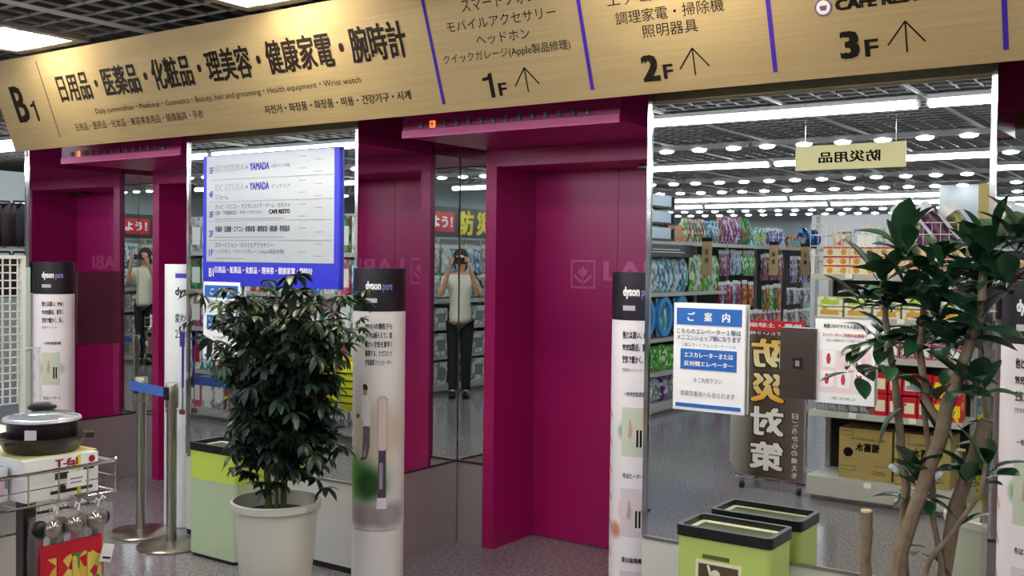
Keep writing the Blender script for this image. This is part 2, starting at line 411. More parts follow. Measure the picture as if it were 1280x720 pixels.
P('logo_ring', MB().xzprism([(-1.155+.023*math.cos(t*PI/12), .232+.023*math.sin(t*PI/12)) for t in range(24)], -.0058, -.005), mat('logo_pale','cdbfae'), lg)
P('logo_cup', MB().xzprism([(-1.168,.238),(-1.142,.238),(-1.146,.222),(-1.164,.222)], -.0062, -.005), mat('logo_purple','4a3a6a'), lg)
fl('CAFE RESTO', -1.116, -.80, .215, .252, .06)
fl('\u30b2\u30fc\u30e0\u30fb\u304a\u3082\u3061\u3083', -1.22, -.80, .275, .315)
fl('3', -1.112, -1.048, .056, .147, .05); fl('F', -1.032, -.988, .057, .113, .03); arrow(-.9, .059, .157)
fl('4', -.385, -.315, .056, .147, .05); fl('F', -.30, -.256, .057, .113, .03); arrow(-.17, .059, .157)

# ---------------------------------------------------------------- lights
def light_tube():
    t = thing('tube_light', '', 'light')
    P('housing', MB().box(-1.185,1.185,-.045,.045,2.615,2.645), mat('fitting_grey','c8c8c8',rough=.4), t)
    P('glass_tube', MB().tube([(-1.175,0,2.592),(1.175,0,2.590)], .03, 10), M_tube, t, smooth=True)
    for s in (-1,1): P('end_cap', MB().box(s*1.18-.012, s*1.18+.012, -.025,.025,2.572,2.615), M_white, t)
    return t
def light_spots():
    t = thing('spot_rail', '', 'light')
    P('rail', MB().box(-1.185,1.185,-.03,.03,2.60,2.64), mat('rail_grey','8e8e8c',rough=.4), t)
    lm = MB().ball((0,0,2.592), .075, .045, .022, 12, 6).mesh('lamp', True)
    for k in range(7): put('lamp', lm, M_spot, t, (-1.05+.35*k,0,0))
    return t
rows = [(-.10,'t'),(-2.07,'s'),(-3.72,'t'),(-5.95,'s'),(-7.75,'s'),(-9.5,'t'),(-11.4,'t'),(-13.3,'s'),(-15.0,'s')]
pt, ps = light_tube(), light_spots(); used = set(); nlab = 0
ROWN = ['nearest','second','third','fourth','fifth','sixth','seventh','eighth','ninth']
for ri, (ry, kd) in enumerate(rows):
    off = {0:-1.79-1.185-.03, 1:-2.6, 2:-3.02, 3:-2.7, 4:-5.2, 5:-4.95, 6:-4.9, 7:-5.0, 8:-4.6}[ri]
    xs = [off+2.43*k for k in range(-5, 4) if -13 < off+2.43*k < 2.8]
    for k, xx in enumerate(xs):
        src = pt if kd == 't' else ps
        lab = ('white fluorescent tube' if kd == 't' else 'grey rail of oval lamps')+', %s from the left in the %s ceiling row' % (ORD[k], ROWN[ri])
        if kd not in used: o = src; used.add(kd); o.location = (xx, ry, 0); o['label'] = lab
        else: o = dup(src, (xx, ry, 0), lab)
        o['group'] = 'ceiling light rows'
for k, (xx, yy) in enumerate(((-11.35,5.86),(-8.9,5.6),(-10.5,7.3),(-4.6,1.77),(-2.1,1.77),(.4,1.77),(-7.1,1.77),(-9.6,1.77))):
    lab = ['white tube far left over the bag racks','white tube hidden behind the left end of the gold sign','short white tube at the left edge below the gold sign'][k] if k < 3 else 'white tube %s from the right, overhead in front of the lifts' % ORD[(k-3)]
    dup(pt, (xx, yy, 0), lab)['group'] = 'ceiling light rows'
def recessed(x, label):
    t = thing('recessed_light', label, 'light', (x, 3.06, 0), group='recessed lights over the gold sign')
    f = MB(); o_ = [(-.33,-.26),(.33,-.26),(.33,.26),(-.33,.26)]; i_ = [(-.27,-.18),(.27,-.18),(.27,.20),(-.27,.20)]
    P('frame', f.ring(o_, i_, 2.645, 2.70), mat('fitting_beige','8a847c',rough=.5), t)
    P('reflector', MB().box(-.27,.27,-.18,.20,2.70,2.71), M_white, t)
    for yy in (-.10, .12): P('lamp', MB().rbox(-.20,.20,yy-.05,yy+.05,2.640,2.69,.03), M_panel, t)
    P('cross_bar', MB().tube([(0,-.18,2.655),(.02,0,2.65),(0,.2,2.655)], .006, 6), M_grey, t)
    return t
recessed(-5.42, 'square recessed light shining on the far left of the gold sign')
recessed(-3.50, 'square recessed light over the gold sign left of the purple lines')
recessed(-1.65, 'recessed light above the middle of the sign, just out of sight')
recessed(.25, 'recessed light beyond the right end of the sign')
sd = P('smoke_detector', MB().lathe([(.05,2.61),(.055,2.63),(.04,2.66)], 16, (-4.9,2.62)), mat('detector','a8a29a'), smooth=True); tag(sd, 'round smoke detector on the ceiling lattice above the sign', 'detector')

# ================================================================ THINGS ON THE MIRRORS
# directory board
bd = thing('floor_directory', 'white and blue floor directory board on the middle mirror', 'sign', (0,3.62,0))
P('board', MB().box(-4.52,-3.53,-.004,.012,1.355,2.035), M_navy, bd)
P('white_field', MB().box(-4.49,-3.56,-.006,-.004,1.478,2.030), mat('board_white','aeb5ba',rough=.15,spec=.4), bd)
def bl(s, px0, px1, py0, py1, m=M_ink, bold=0):
    X = lambda px: -4.52+(px-100)/(900-100)*.99; dz = lambda px, py: 2.035-((py-(70-(px-100)*.05))/(700-30))*.60
    xm = (px0+px1)/2; z1 = 2.035-((py0)/640)*.60; z0 = 2.035-((py1)/640)*.60
    return letter(s, (X(px0), X(px1), z0, z1), m, bd, bold=bold, y=-.0068)
rowz = [2.03,1.905,1.79,1.69,1.59,1.478]
ink2 = mat('board_ink','3c3f56'); inkp = mat('board_purple','4a34a0')
def brow(s, x0, x1, z0, z1, m=ink2, b=0): return letter(s, (x0,x1,z0,z1), m, bd, bold=b, y=-.0068)
for z in rowz[1:5]: P('rule', MB().box(-4.47,-3.57,-.0075,-.006,z-.0012,z+.0012), M_grey, bd)
for k, (s, z) in enumerate((('5F',1.95),('4F',1.825),('3F',1.72),('2F',1.62),('1F',1.52))): brow(s, -4.468, -4.435, z-.012, z+.022, inkp, .02)
brow('B1', -4.468, -4.43, 1.40, 1.445, M_paper, .02)
for z in (1.945, 1.845):
    brow('IDC OTSUKA', -4.42, -4.20, z, z+.036, mat('board_pale','8a8f9c')); brow('\u00d7', -4.185, -4.17, z+.008, z+.026); brow('YAMADA', -4.155, -4.01, z, z+.038, inkp, .04)
brow('(\u5927\u578b\u30d6\u30e9\u30f3\u30c9\u5bb6\u5177)', -3.995, -3.86, z+.105, z+.125)
brow('\u30a4\u30f3\u30c6\u30ea\u30a2', -3.995, -3.86, z+.003, z+.024); brow('\u30ea\u30d5\u30a9\u30fc\u30e0', -4.42, -4.32, 1.80, 1.828)
brow('\u30c6\u30ec\u30d3\u30fb\u30d1\u30bd\u30b3\u30f3\u30fb\u30c7\u30b8\u30bf\u30eb\u30ab\u30e1\u30e9\u30fb\u30b2\u30fc\u30e0\u30fb\u304a\u3082\u3061\u3083', -4.42, -3.86, 1.752, 1.778)
brow('\u5728\u5eab\u30fb\u4e0b\u53d6\u76f8\u8ac7\u7a93\u53e3\u30fb\u30b5\u30dd\u30fc\u30c8\u30ab\u30a6\u30f3\u30bf\u30fc', -4.42, -4.06, 1.722, 1.744); brow('CAFE RESTO', -4.01, -3.86, 1.722, 1.744, M_ink, .05)
brow('\u51b7\u8535\u5eab\u30fb\u6d17\u6fef\u6a5f\u30fb\u30a8\u30a2\u30b3\u30f3\u30fb\u5b63\u7bc0\u5bb6\u96fb\u30fb\u8abf\u7406\u5bb6\u96fb\u30fb\u6383\u9664\u6a5f\u30fb\u7167\u660e\u5668\u5177', -4.42, -3.86, 1.632, 1.664, ink2, .02)
brow('\u30b9\u30de\u30fc\u30c8\u30d5\u30a9\u30f3\u30fb\u30e2\u30d0\u30a4\u30eb\u30a2\u30af\u30bb\u30b5\u30ea\u30fc', -4.42, -3.98, 1.552, 1.578); brow('\u30d8\u30c3\u30c9\u30db\u30f3\u30fb\u30af\u30a4\u30c3\u30af\u30ac\u30ec\u30fc\u30b8(Apple\u88fd\u54c1\u4fee\u7406)', -4.42, -3.90, 1.518, 1.544)
brow('\u65e5\u7528\u54c1\u30fb\u533b\u85ac\u54c1\u30fb\u5316\u7ca7\u54c1\u30fb\u7406\u7f8e\u5bb9\u30fb\u5065\u5eb7\u5bb6\u96fb\u30fb\u8155\u6642\u8a08', -4.42, -3.70, 1.42, 1.455, M_paper, .02)
for z in (1.70, 1.606, 1.497): P('small_print', MB().box(-4.42,-3.90 if z > 1.5 else -4.2,-.0072,-.006,z-.002,z+.002), M_grey, bd)
for q in range(26):
    zz = 2.0-q*.0195; xx = (-3.80,-3.69,-3.585)[q % 3]
    P('small_print', MB().box(xx, xx+(.05 if q % 3 < 2 else .008), -.0072,-.006, zz-.002, zz+.002), M_grey, bd)

# notice sheets
def notice(x0, x1, z0, z1, label):
    t = thing('notice_board', label, 'sign', (x0, 3.612, z0)); w_, h = x1-x0, z1-z0
    P('sheet', MB().box(0,w_,0,.012,0,h), M_paper, t)
    P('title_bar', MB().box(.012*w_/.285,w_-.012,-.002,.0,h*.80,h*.955), M_blue, t)
    P('bottom_bar', MB().box(.012,w_-.012,-.002,.0,h*.03,h*.065), M_blue, t)
    P('blue_box', MB().box(.03,w_-.03,-.002,0,h*.385,h*.575), M_blue, t)
    L = lambda s, a, b, c, d, m=mat('notice_ink','1d3a66'), bo=0: letter(s, (w_*a, w_*b, h*c, h*d), m, t, bold=bo, y=-.003)
    for s, a in (('\u3054',.2),('\u6848',.44),('\u5185',.69)): L(s, a, a+.11, .835, .92, M_paper, .04)
    L('\u3053\u3061\u3089\u306e\u30a8\u30ec\u30d9\u30fc\u30bf\u30fc\uff11\u968e\u306f', .05, .95, .715, .765, bo=.01); L('\u30e1\u30cb\u30b3\u30f3\u30b7\u30e7\u30c3\u30d7\u5074\u306b\u306a\u308a\u307e\u3059', .05, .95, .655, .705, bo=.01)
    L('\uff11\u968e\u30b9\u30de\u30fc\u30c8\u30d5\u30a9\u30f3\u30b3\u30fc\u30ca\u30fc\u3078\u306f', .12, .88, .595, .63)
    L('\u30a8\u30b9\u30ab\u30ec\u30fc\u30bf\u30fc\u307e\u305f\u306f', .16, .85, .495, .545, M_paper, .03); L('\u53cd\u5bfe\u5074\u30a8\u30ec\u30d9\u30fc\u30bf\u30fc', .16, .85, .415, .465, M_paper, .03)
    L('\u3092\u3054\u5229\u7528\u4e0b\u3055\u3044', .30, .70, .265, .31); L('\u6c60\u888b\u4ea4\u5dee\u70b9\u3078\u3082\u51fa\u3089\u308c\u307e\u3059', .11, .88, .135, .185)
    return t
notice(-1.768, -1.483, .947, 1.35, 'blue and white guide notice on the wide right mirror')
notice(-4.51, -4.225, .965, 1.373, 'blue and white guide notice half hidden by the bushy plant')
cp = thing('call_panel', 'dark steel lift call panel on the right mirror', 'panel', (-1.345,3.60,1.028))
P('plate', MB().box(0,.128,0,.03,0,.248), M_dsteel, cp)
b_ = P('call_button', MB().box(.048,.082,-.004,0,.105,.143), mat('button_dark','38322f',rough=.25,metal=.6), cp); P('button_mark', MB().box(.058,.072,-.005,-.003,.114,.134), M_grey, b_)
nt_ = thing('health_notice', 'white notice with pink pictograms taped on the right mirror', 'sign', (-1.224,3.614,1.02))
P('sheet', MB().box(0,.206,0,.008,0,.292), M_paper, nt_)
P('pink_area', MB().box(.014,.192,-.001,0,.038,.185), mat('notice_pink','f0d6da'), nt_)
letter('\u65b0\u578b\u30b3\u30ed\u30ca\u30a6\u30a4\u30eb\u30b9\u611f\u67d3\u4e88\u9632', (.03,.176,.262,.276), M_ink, nt_, bold=.02, y=-.002)
letter('\u30a8\u30ec\u30d9\u30fc\u30bf\u30fc\u3054\u5229\u7528\u306e\u304a\u5ba2\u69d8\u3078', (.026,.18,.232,.245), M_red, nt_, bold=.02, y=-.002)
letter('\u304a\u4e92\u3044\u306e\u9593\u9694\u3092\u3042\u3051\u3066\u3054\u5229\u7528\u304f\u3060\u3055\u3044', (.04,.166,.214,.224), M_ink, nt_, y=-.002)
letter('\u3054\u7406\u89e3\u3068\u3054\u5354\u529b\u3092\u304a\u9858\u3044\u3057\u307e\u3059', (.06,.146,.014,.024), M_ink, nt_, y=-.002)
for k, (a, b) in enumerate(((.05,.155),(.14,.155),(.045,.085),(.102,.085),(.16,.085))):
    P('picture_square', MB().box(a-.022,a+.022,-.002,-.001,b-.03,b+.028), M_paper, nt_)
    P('figure_mark', MB().xzprism([(a-.006,b-.018),(a+.004,b-.018),(a+.007,b),(a+.003,b+.018),(a-.005,b+.018),(a-.009,b)], -.003,-.002), mat('mark_red','c23048'), nt_)

# ================================================================ BINS
def bin_(x0, label, pale=False):
    w_, d, h = .345, .205, .573
    t = thing('litter_bin', label, 'bin', (x0, 3.385, 0))
    P('foot', MB().rbox(.006,w_-.006,.006,d-.006,0,.018,.02), M_blackm, t)
    if pale:
        P('body', MB().rbox(0,w_,0,d,.018,.40,.022), M_green2, t); P('upper_band', MB().rbox(-.002,w_+.002,-.002,d+.002,.395,.545,.022), mat('bin_lime','c6dd5a',rough=.3), t)
    else: P('body', MB().rbox(0,w_,0,d,.018,.545,.022), M_green, t)
    def rr(a, r):
        q = []
        for cx, cy, an in ((w_-a-r,d-a-r,0),(a+r,d-a-r,90),(a+r,a+r,180),(w_-a-r,a+r,270)):
            for k in range(5):
                th = R(an+22.5*k); q.append((cx+r*math.cos(th), cy+r*math.sin(th)))
        return q
    P('rim', MB().ring(rr(-.006,.024), rr(.012,.012), .535, .573), M_black, t)
    P('lid_plate', MB().ring(rr(.012,.012), rr(.03,.006), .547, .552), M_cream if not pale else M_white, t)
    P('lid_opening', MB().rbox(.03,w_-.03,.03,d-.03,.545,.548,.006), mat('bin_dark','3c4420'), t)
    if not pale:
        P('name_plate', MB().box(.10,.20,-.003,0,.468,.482), mat('plate_olive','5a5a30'), t)
        s = P('label_square', MB().box(.075,.245,-.002,0,.27,.46), M_cream, t)
        P('label_field', MB().box(.086,.234,-.0035,-.002,.281,.449), mat('label_brown','55452a'), s)
        fg = MB()
        fg.xzprism([(.150+.018*math.cos(a*PI/8), .415+.018*math.sin(a*PI/8)) for a in range(16)], -.005,-.0035)
        fg.xzprism([(.118,.445),(.126,.447),(.150,.375),(.140,.372)], -.005,-.0035)
        fg.xzprism([(.14,.39),(.17,.40),(.195,.36),(.19,.31),(.15,.31),(.152,.36)], -.005,-.0035)
        P('pictogram', fg, M_cream, s)
    return t
bin_(-1.632, 'lime green litter bin with a black rim below the right mirror')
bin_(-4.33, 'pale green and lime litter bin beside the potted bushy plant', True)

# ================================================================ BELT POSTS
def post(x, y, label, belt_to=None):
    t = thing('belt_post', label, 'barrier post', (x, y, 0), group='steel belt posts')
    P('base', MB().lathe([(.17,0),(.172,.008),(.165,.014),(.05,.026),(.03,.03)], 32), M_steel, t, smooth=True)
    P('pole', MB().cyl(0,0,.028,.78,.026), M_steel, t, smooth=True)
    P('collar', MB().cyl(0,0,.70,.715,.031), M_steel, t, smooth=True)
    P('head', MB().lathe([(.03,.72),(.033,.725),(.033,.845),(.03,.85)], 20), M_steel, t, smooth=True)
    P('slot_block', MB().box(-.016,.016,-.040,-.028,.765,.83) if belt_to is None else MB().box(-.045,-.03,-.018,.018,.765,.83), M_black, t)
    return t
p2 = post(-4.53, 3.43, 'steel belt post in front, next to the pale green bin')
p1 = post(-4.87, 3.49, 'steel belt post behind, holding the end of the blue belt')
a, b = Vector((-4.572,3.412,0)), Vector((-4.91,3.448,0)); d = (b-a).normalized(); nn = Vector((-d.y,d.x,0))*.0015
bm_ = MB().add([a+nn+Vector((0,0,.775)), b+nn+Vector((0,0,.782)), b-nn+Vector((0,0,.782)), a-nn+Vector((0,0,.775)),
                a+nn+Vector((0,0,.825)), b+nn+Vector((0,0,.832)), b-nn+Vector((0,0,.832)), a-nn+Vector((0,0,.825))],
               [(0,3,2,1),(4,5,6,7),(0,1,5,4),(1,2,6,5),(2,3,7,6),(3,0,4,7)])
tag(P('belt', bm_, M_belt), 'short blue belt stretched between the two steel posts', 'barrier belt')
sp = thing('strap', 'purple strap hanging with a small chain beside the front post', 'strap', (-4.66,3.60,0))
P('ribbon', MB().box(-.008,.008,-.004,0,.80,1.10).box(-.014,.014,-.012,0,1.02,1.10), mat('strap_purple','3c1a78'), sp)
P('chain', MB().tube([(0,-.004,.80),(.003,-.004,.74),(0,-.004,.68)], .004, 6), M_chrome, sp); P('clasp', MB().box(-.016,.016,-.012,.002,.655,.68), mat('clasp_red','7a2430'), sp)

# ================================================================ DISPLAY COLUMNS
def blobmat(name, base, blobs):
    """printed paper with soft colour patches at (arc azimuth, height)"""
    m = bpy.data.materials.new(name); m.use_nodes = True; nt = m.node_tree; b = nt.nodes['Principled BSDF']; b.inputs['Roughness'].default_value = .4
    tc = nt.nodes.new('ShaderNodeTexCoord'); last = None
    rgb = nt.nodes.new('ShaderNodeRGB'); rgb.outputs[0].default_value = srgb(base); last = rgb.outputs[0]
    for (p, rad, col) in blobs:
        vd = nt.nodes.new('ShaderNodeVectorMath'); vd.operation = 'DISTANCE'; nt.links.new(tc.outputs['Object'], vd.inputs[0]); vd.inputs[1].default_value = p
        mr = nt.nodes.new('ShaderNodeMapRange'); mr.inputs['From Min'].default_value = rad*.3; mr.inputs['From Max'].default_value = rad
        mr.inputs['To Min'].default_value = 1; mr.inputs['To Max'].default_value = 0; mr.interpolation_type = 'SMOOTHSTEP'
        nt.links.new(vd.outputs['Value'], mr.inputs['Value'])
        mx = nt.nodes.new('ShaderNodeMix'); mx.data_type = 'RGBA'; nt.links.new(mr.outputs[0], mx.inputs[0])
        nt.links.new(last, mx.inputs[6]); mx.inputs[7].default_value = srgb(col); last = mx.outputs[2]
    nt.links.new(last, b.inputs['Base Color']); return m
CR = .12
def column(cx, cy, azl, label, kind):
    """round cardboard display column; azl = azimuth where the print begins on the left"""
    t = thing('cardboard_totem', label, 'display stand', (cx, cy, 0)); A = R(azl); r = CR
    at = lambda s, z: (r*math.cos(A+s/r), r*math.sin(A+s/r), z)
    if kind == 'big': m = blobmat('paper_big', 'e6e2e2', [(at(-.03,.50),.20,'4a8c34'),(at(.02,.48),.11,'1e4c18'),(at(.05,.72),.2,'cdbfa8'),(at(-.06,.34),.09,'a8a0a0'),(at(-.01,.33),.08,'8e8488'),(at(.04,.34),.08,'9a9092'),(at(.09,.33),.08,'8e8488'),(at(.14,.34),.09,'a09698')])
    elif kind == 'small': m = blobmat('paper_small', 'ece6ea', [(at(.02,.81),.055,'5c9a40'),(at(.10,.81),.05,'c9bcc8'),(at(.04,.49),.07,'d8a890'),(at(-.03,.4),.05,'c88870'),(at(.11,.47),.05,'d88a78')])
    else: m = blobmat('paper_plain', 'eef0f2', [])
    top = 1.265 if kind != 'plain' else 1.46
    P('tube', MB().cyl(0,0,.004,top,r,48), m, t, smooth=True)
    P('foot_ring', MB().cyl(0,0,0,.004,r-.004,32), M_black, t)
    if kind != 'plain': P('cap_band', MB().cyl(0,0,1.265,1.46,r+.0012,48), mat('cap_black','1b1820',rough=.3), t, smooth=True)
    def T(s, s0, s1, z0, z1, mm=M_ink, bold=0, rr=r+.0015):
        mb = text_mb(s, s0, s1, z0, z1, bold=bold); around(mb, rr, A); me = bpy.data.meshes.new('lettering'); me.from_pydata(mb.v, [], mb.f); put('lettering', me, mm, t)
    def S(pts, mm, name='printed_shape', rr=r+.0012, d=0):   # filled outline, subdivided so that it wraps
        bm = bmesh.new(); bm.faces.new([bm.verts.new((x, y, d)) for x, y in pts])
        for kx in range(-12, 30):
            bmesh.ops.bisect_plane(bm, geom=bm.verts[:]+bm.edges[:]+bm.faces[:], plane_co=(kx*.01,0,0), plane_no=(1,0,0))
        for v in bm.verts: v.co = Vector(((rr+d)*math.cos(A+v.co.x/rr), (rr+d)*math.sin(A+v.co.x/rr), v.co.y))
        me = bpy.data.meshes.new(name); bm.to_mesh(me); bm.free(); return put(name, me, mm, t)
    if kind != 'plain':
        T('dyson', .0, .072, 1.352, 1.402, M_white, .05, r+.003); T('pure', .08, .125, 1.352, 1.388, mat('ink_lilac','8a86d0'), .02, r+.003)
        S([(0,1.305),(.055,1.305),(.055,1.325),(0,1.325)], mat('cap_bar','b8b4be'), rr=r+.003)
    if kind == 'big':
        for k, s in enumerate(('PM 0.1\u306e\u5fae\u7c92\u5b50\u3082','99.95%\u6355\u3089\u3048\u3066\u3001\u90e8','\u6696\u304b\u3044\u7a7a\u6c17\u3092\u7d20\u65e9\u304f','\u5faa\u74b0\u3059\u308b\u3001\u305f\u3060\u3072\u3068\u3064','\u7a7a\u6c17\u6e05\u6d44\u30d5\u30a1\u30f3\u30d2\u30fc\u30bf\u30fc')):
            T(s, 0, .125, 1.185-.041*k, 1.213-.041*k, bold=.02)
        # the printed man
        S([(-.008,.90),(.008,.90),(.014,.915),(.012,.93),(0,.938),(-.012,.93)], mat('ink_hair','3a2c2a'))
        S([(-.006,.885),(.010,.885),(.012,.91),(-.010,.91)], mat('ink_skin','c89a80'), d=.0004)
        S([(-.012,.885),(.012,.885),(.028,.85),(.026,.745),(-.008,.745),(-.012,.80),(-.03,.80),(-.032,.785),(-.01,.78)], mat('ink_shirt','e4e6ec'))
        S([(-.008,.745),(.026,.745),(.026,.66),(.014,.60),(.004,.60),(.006,.66),(-.004,.62),(-.004,.60),(-.012,.60)], mat('ink_trouser','6a6270'))
        S([(-.03,.588),(-.004,.590),(.012,.598),(.012,.606),(-.012,.602)], mat('ink_shoe','5a4038'))
        S([(-.055,.775),(-.026,.785),(-.022,.795),(-.05,.80)], mat('ink_leaf','4a6a34'))
        # the printed fan
        def stad(cx_, z0, z1, hw): 
            q = []
            for k in range(13): q.append((cx_+hw*math.cos(PI*k/12), z1-hw+hw*math.sin(PI*k/12)))
            for k in range(13): q.append((cx_-hw*math.cos(PI*k/12), z0+hw-hw*math.sin(PI*k/12)))
            return q
        S(stad(.083,.62,.885,.026), mat('ink_silver','b4aeb6'), d=.0004); S(stad(.083,.635,.872,.017), mat('ink_inner','d8c4b8'), d=.0008)
        S([(.064,.42),(.102,.42),(.100,.635),(.066,.635)], mat('ink_dark','4a3c52'), d=.0012); S([(.070,.46),(.086,.46),(.086,.58),(.070,.58)], mat('ink_lilac2','9a90a8'), d=.0016)
        S([(.058,.37),(.105,.37),(.103,.42),(.062,.42)], mat('ink_base','e2dce4'), d=.0012)
        S([(-.06,.268),(.16,.268),(.16,.272),(-.06,.272)], M_grey)
    if kind == 'small':
        for k, s in enumerate(('\u4ed6\u3068\u306f\u9055\u3044\u3001PM0.1','99.95%\u9664\u53bb\u3001\u7d20\u65e9\u304f','\u7a7a\u6c17\u3067\u6696\u304b\u304f\u3001\u6dbc\u3057')): T(s, 0, .125, 1.19-.05*k, 1.222-.05*k, bold=.03)
        T('\u7a7a\u6c17\u6e05\u6d44\u30d5\u30a1\u30f3\u30d2\u30fc\u30bf\u30fc', 0, .09, 1.055, 1.07)
        T('\u4e00\u5e74\u4e2d\u7a7a\u6c17\u6e05\u6d44\u6a5f', .01, .11, .955, .975, bold=.02); T('\u51ac\u306f\u30d2\u30fc\u30bf\u30fc\u3068', .01, .11, .62, .642, bold=.02); T('\u590f\u306f\u6247\u98a8\u6a5f\u3068', .01, .11, .275, .297, bold=.02)
        for q in range(7): S([(-.085,.90-.115*q),(-.062,.87-.115*q),(-.062,.855-.115*q),(-.085,.885-.115*q)], mat('ink_orange','c87850'))
        for z in (.73, .40, .06):
            S([(.0,z-.02),(.105,z-.02),(.105,z+.18),(.0,z+.18)], mat('picture_frame_pale','d8ccd0') if z < .7 else mat('picture_frame_green','c4ccb8'), name='printed_picture', d=-.0009)
            for q in (0, .014): S([(.066+q,z+.02),(.074+q,z+.02),(.074+q,z+.09),(.066+q,z+.09)], M_ink, d=.0004)
            S([(.03,z+.06),(.045,z+.05),(.05,z+.09),(.042,z+.13),(.036,z+.13)], mat('ink_tan','b89a8a'), d=.0004)
    if kind == 'plain':
        S([(.0,1.385),(.075,1.385),(.075,1.41),(.0,1.41)], mat('tag_indigo','3a3ca8')); T('dyson', 0, .11, 1.275, 1.335, bold=.03); T('\u5909\u308f\u308c', 0, .09, 1.14, 1.19, bold=.01); T('25%', 0, .07, 1.055, 1.10)
    return t
column(-3.27, 3.62, -47.9-31, 'tall round white column with printed man and fan by the bushy plant', 'big')
column(-2.05, 3.88, -62.1-37, 'round white column with black top at the right side of the middle lift', 'small')
column(-6.04, 3.70, -31.5-34, 'round white column with black top at the left lift behind the pans', 'small')
column(-4.86, 3.78, -38-31, 'plain white round column behind the two steel belt posts', 'plain')
column(-.505, 3.62, -90-30, 'pinkish white round column cut by the right picture edge', 'small')

# ================================================================ PLANTS
M_leafd = mat('leaf_dark', '1c3020', rough=.38, spec=.4, noise=(7, '14241a', .5))
M_leafm = mat('leaf_mid', '2e4a2e', rough=.38, spec=.45, noise=(7, '223a24', .5))
M_leafg = mat('leaf_glossy', '20402a', rough=.27, spec=.5, noise=(9, '16301e', .6))
M_leafl = mat('leaf_light', '2a5032', rough=.38, spec=.45, noise=(9, '224a2a', .6))
M_bark = mat('bark', '8d7a62', rough=.85, noise=(30, '6f5f4b', .5), bump=.3)
M_stem = mat('green_stem', '5a6238', rough=.6)
M_soil = mat('soil', '2c221a', rough=.95, noise=(40, '40301f', .5))
def leaflet(L, wd, fold=.25, droop=.3, n=5, tip=1.0, obov=False):
    """one leaf blade from the origin along +x, midrib folded, drooping"""
    vs = []; fs = []
    for i in range(n+1):
        t = i/n
        if obov: hw = wd*math.sin(PI*min(1, t**.8*1.0))**.75*(0.45+.75*t) if 0 < t < 1 else 0
        else: hw = wd*math.sin(PI*t)**.8 if 0 < t < 1 else 0
        hw = max(hw, .0012); z = -droop*L*t*t
        vs += [(L*t, -hw, z+hw*fold*1.6), (L*t, 0, z), (L*t, hw, z+hw*fold*1.6)]
    for i in range(n):
        a = i*3; fs += [(a,a+1,a+4,a+3),(a+1,a+2,a+5,a+4)]
    return vs, fs
def rot_to(yaw, pit): return Matrix.Rotation(yaw, 4, 'Z') @ Matrix.Rotation(-pit, 4, 'Y')
# compound leaf of the bushy plant: a stalk and a fan of drooping leaflets
def compound(nl, L, seed):
    rnd = random.Random(seed); mb = MB()
    mb.tube([(0,0,0),(.03,0,.010),(.06,0,.010)], .0014, 4)
    for k in range(nl):
        a = 2*PI*k/nl+rnd.uniform(-.15,.15); l_ = L*rnd.uniform(.8,1.1)
        vs, fs = leaflet(l_, l_*.23, .22, rnd.uniform(.15,.5), obov=True); Mx = Matrix.Translation((.06,0,.010)) @ rot_to(a, rnd.uniform(-.5,.15))
        mb.add([Mx @ Vector(v) for v in vs], fs)
    return mb.mesh('leaf', True)
CL = [compound(n_, L, i) for i, (n_, L) in enumerate(((8,.075),(7,.085),(9,.07),(7,.065)))]
def bushy(loc):
    t = thing('potted_plant', 'bushy potted plant with drooping finger leaves in a white pot', 'plant', loc)
    P('pot', MB().lathe([(.128,0),(.14,.02),(.163,.25),(.176,.43),(.19,.435),(.192,.462),(.180,.466),(.172,.43),(.165,.40)], 40), mat('pot_white','d6d6c8',rough=.4), t, smooth=True)
    P('soil', MB().lathe([(.001,.40),(.167,.405)], 24), M_soil, t)
    rnd = random.Random(3); stems = []
    for k in range(9):
        a = 2*PI*k/9+rnd.uniform(-.3,.3); r0 = rnd.uniform(.02,.09); r1 = r0+rnd.uniform(.02,.15); h = rnd.uniform(1.05,1.38)
        pts = [(r0*math.cos(a), r0*math.sin(a), .39), ((r0+.3*(r1-r0))*math.cos(a), r0*math.sin(a), .7),
               ((r0+.6*(r1-r0))*math.cos(a), (r0+.5*(r1-r0))*math.sin(a), 1.0), (r1*math.cos(a), r1*math.sin(a), h)]
        P('stem', MB().tube(pts, .008, 6, .004), M_stem, t, smooth=True); stems.append([Vector(p) for p in pts])
    rest = MB(); cnt = 0
    for k in range(800):
        s = stems[k % 9]; u = rnd.random()**.7*2.999; i = int(u); c = s[i].lerp(s[i+1], u-i)
        if c.z < .56 or (.85 < c.z < .98 and rnd.random() < .45): continue
        a = rnd.uniform(0, 2*PI); pit = rnd.uniform(-.5,.6)
        env = .175+.085*math.sin(max(0,min(1,(c.z-.85)/.4))*PI/2)
        rr = rnd.random()**.6*env*(1.25 if (c.z > 1.15 and rnd.random() < .2) else 1)
        if c.z > 1.2: rr *= 1.1
        p = Vector((.035+c.x*.7+rr*math.cos(a), (c.y*.6+rr*math.sin(a))*.86, c.z+rnd.uniform(-.05,.1)))
        if p.y > .42: continue
        if p.z > 1.42: p.z = 1.42
        sc = rnd.uniform(.65,1.0)
        if math.hypot(p.x-c.x, p.y-c.y) > .12 and cnt % 3 == 0: pass
        if cnt < 290:
            m = rnd.choice((M_leafd, M_leafd, M_leafm) if p.z < 1.1 else (M_leafd, M_leafm, M_leafm))
            put('leaf', CL[k % 4], m, t, p, (0, -pit, a), (sc,)*3)
        else:
            Mx = Matrix.Translation(p) @ rot_to(a, pit) @ Matrix.Scale(sc, 4); me = CL[k % 4]
            rest.add([Mx @ v.co for v in me.vertices], [tuple(q.vertices) for q in me.polygons])
        cnt += 1
    if rest.v: tag(P('foliage', rest, M_leafd, t, smooth=True), kind='stuff')
    return t
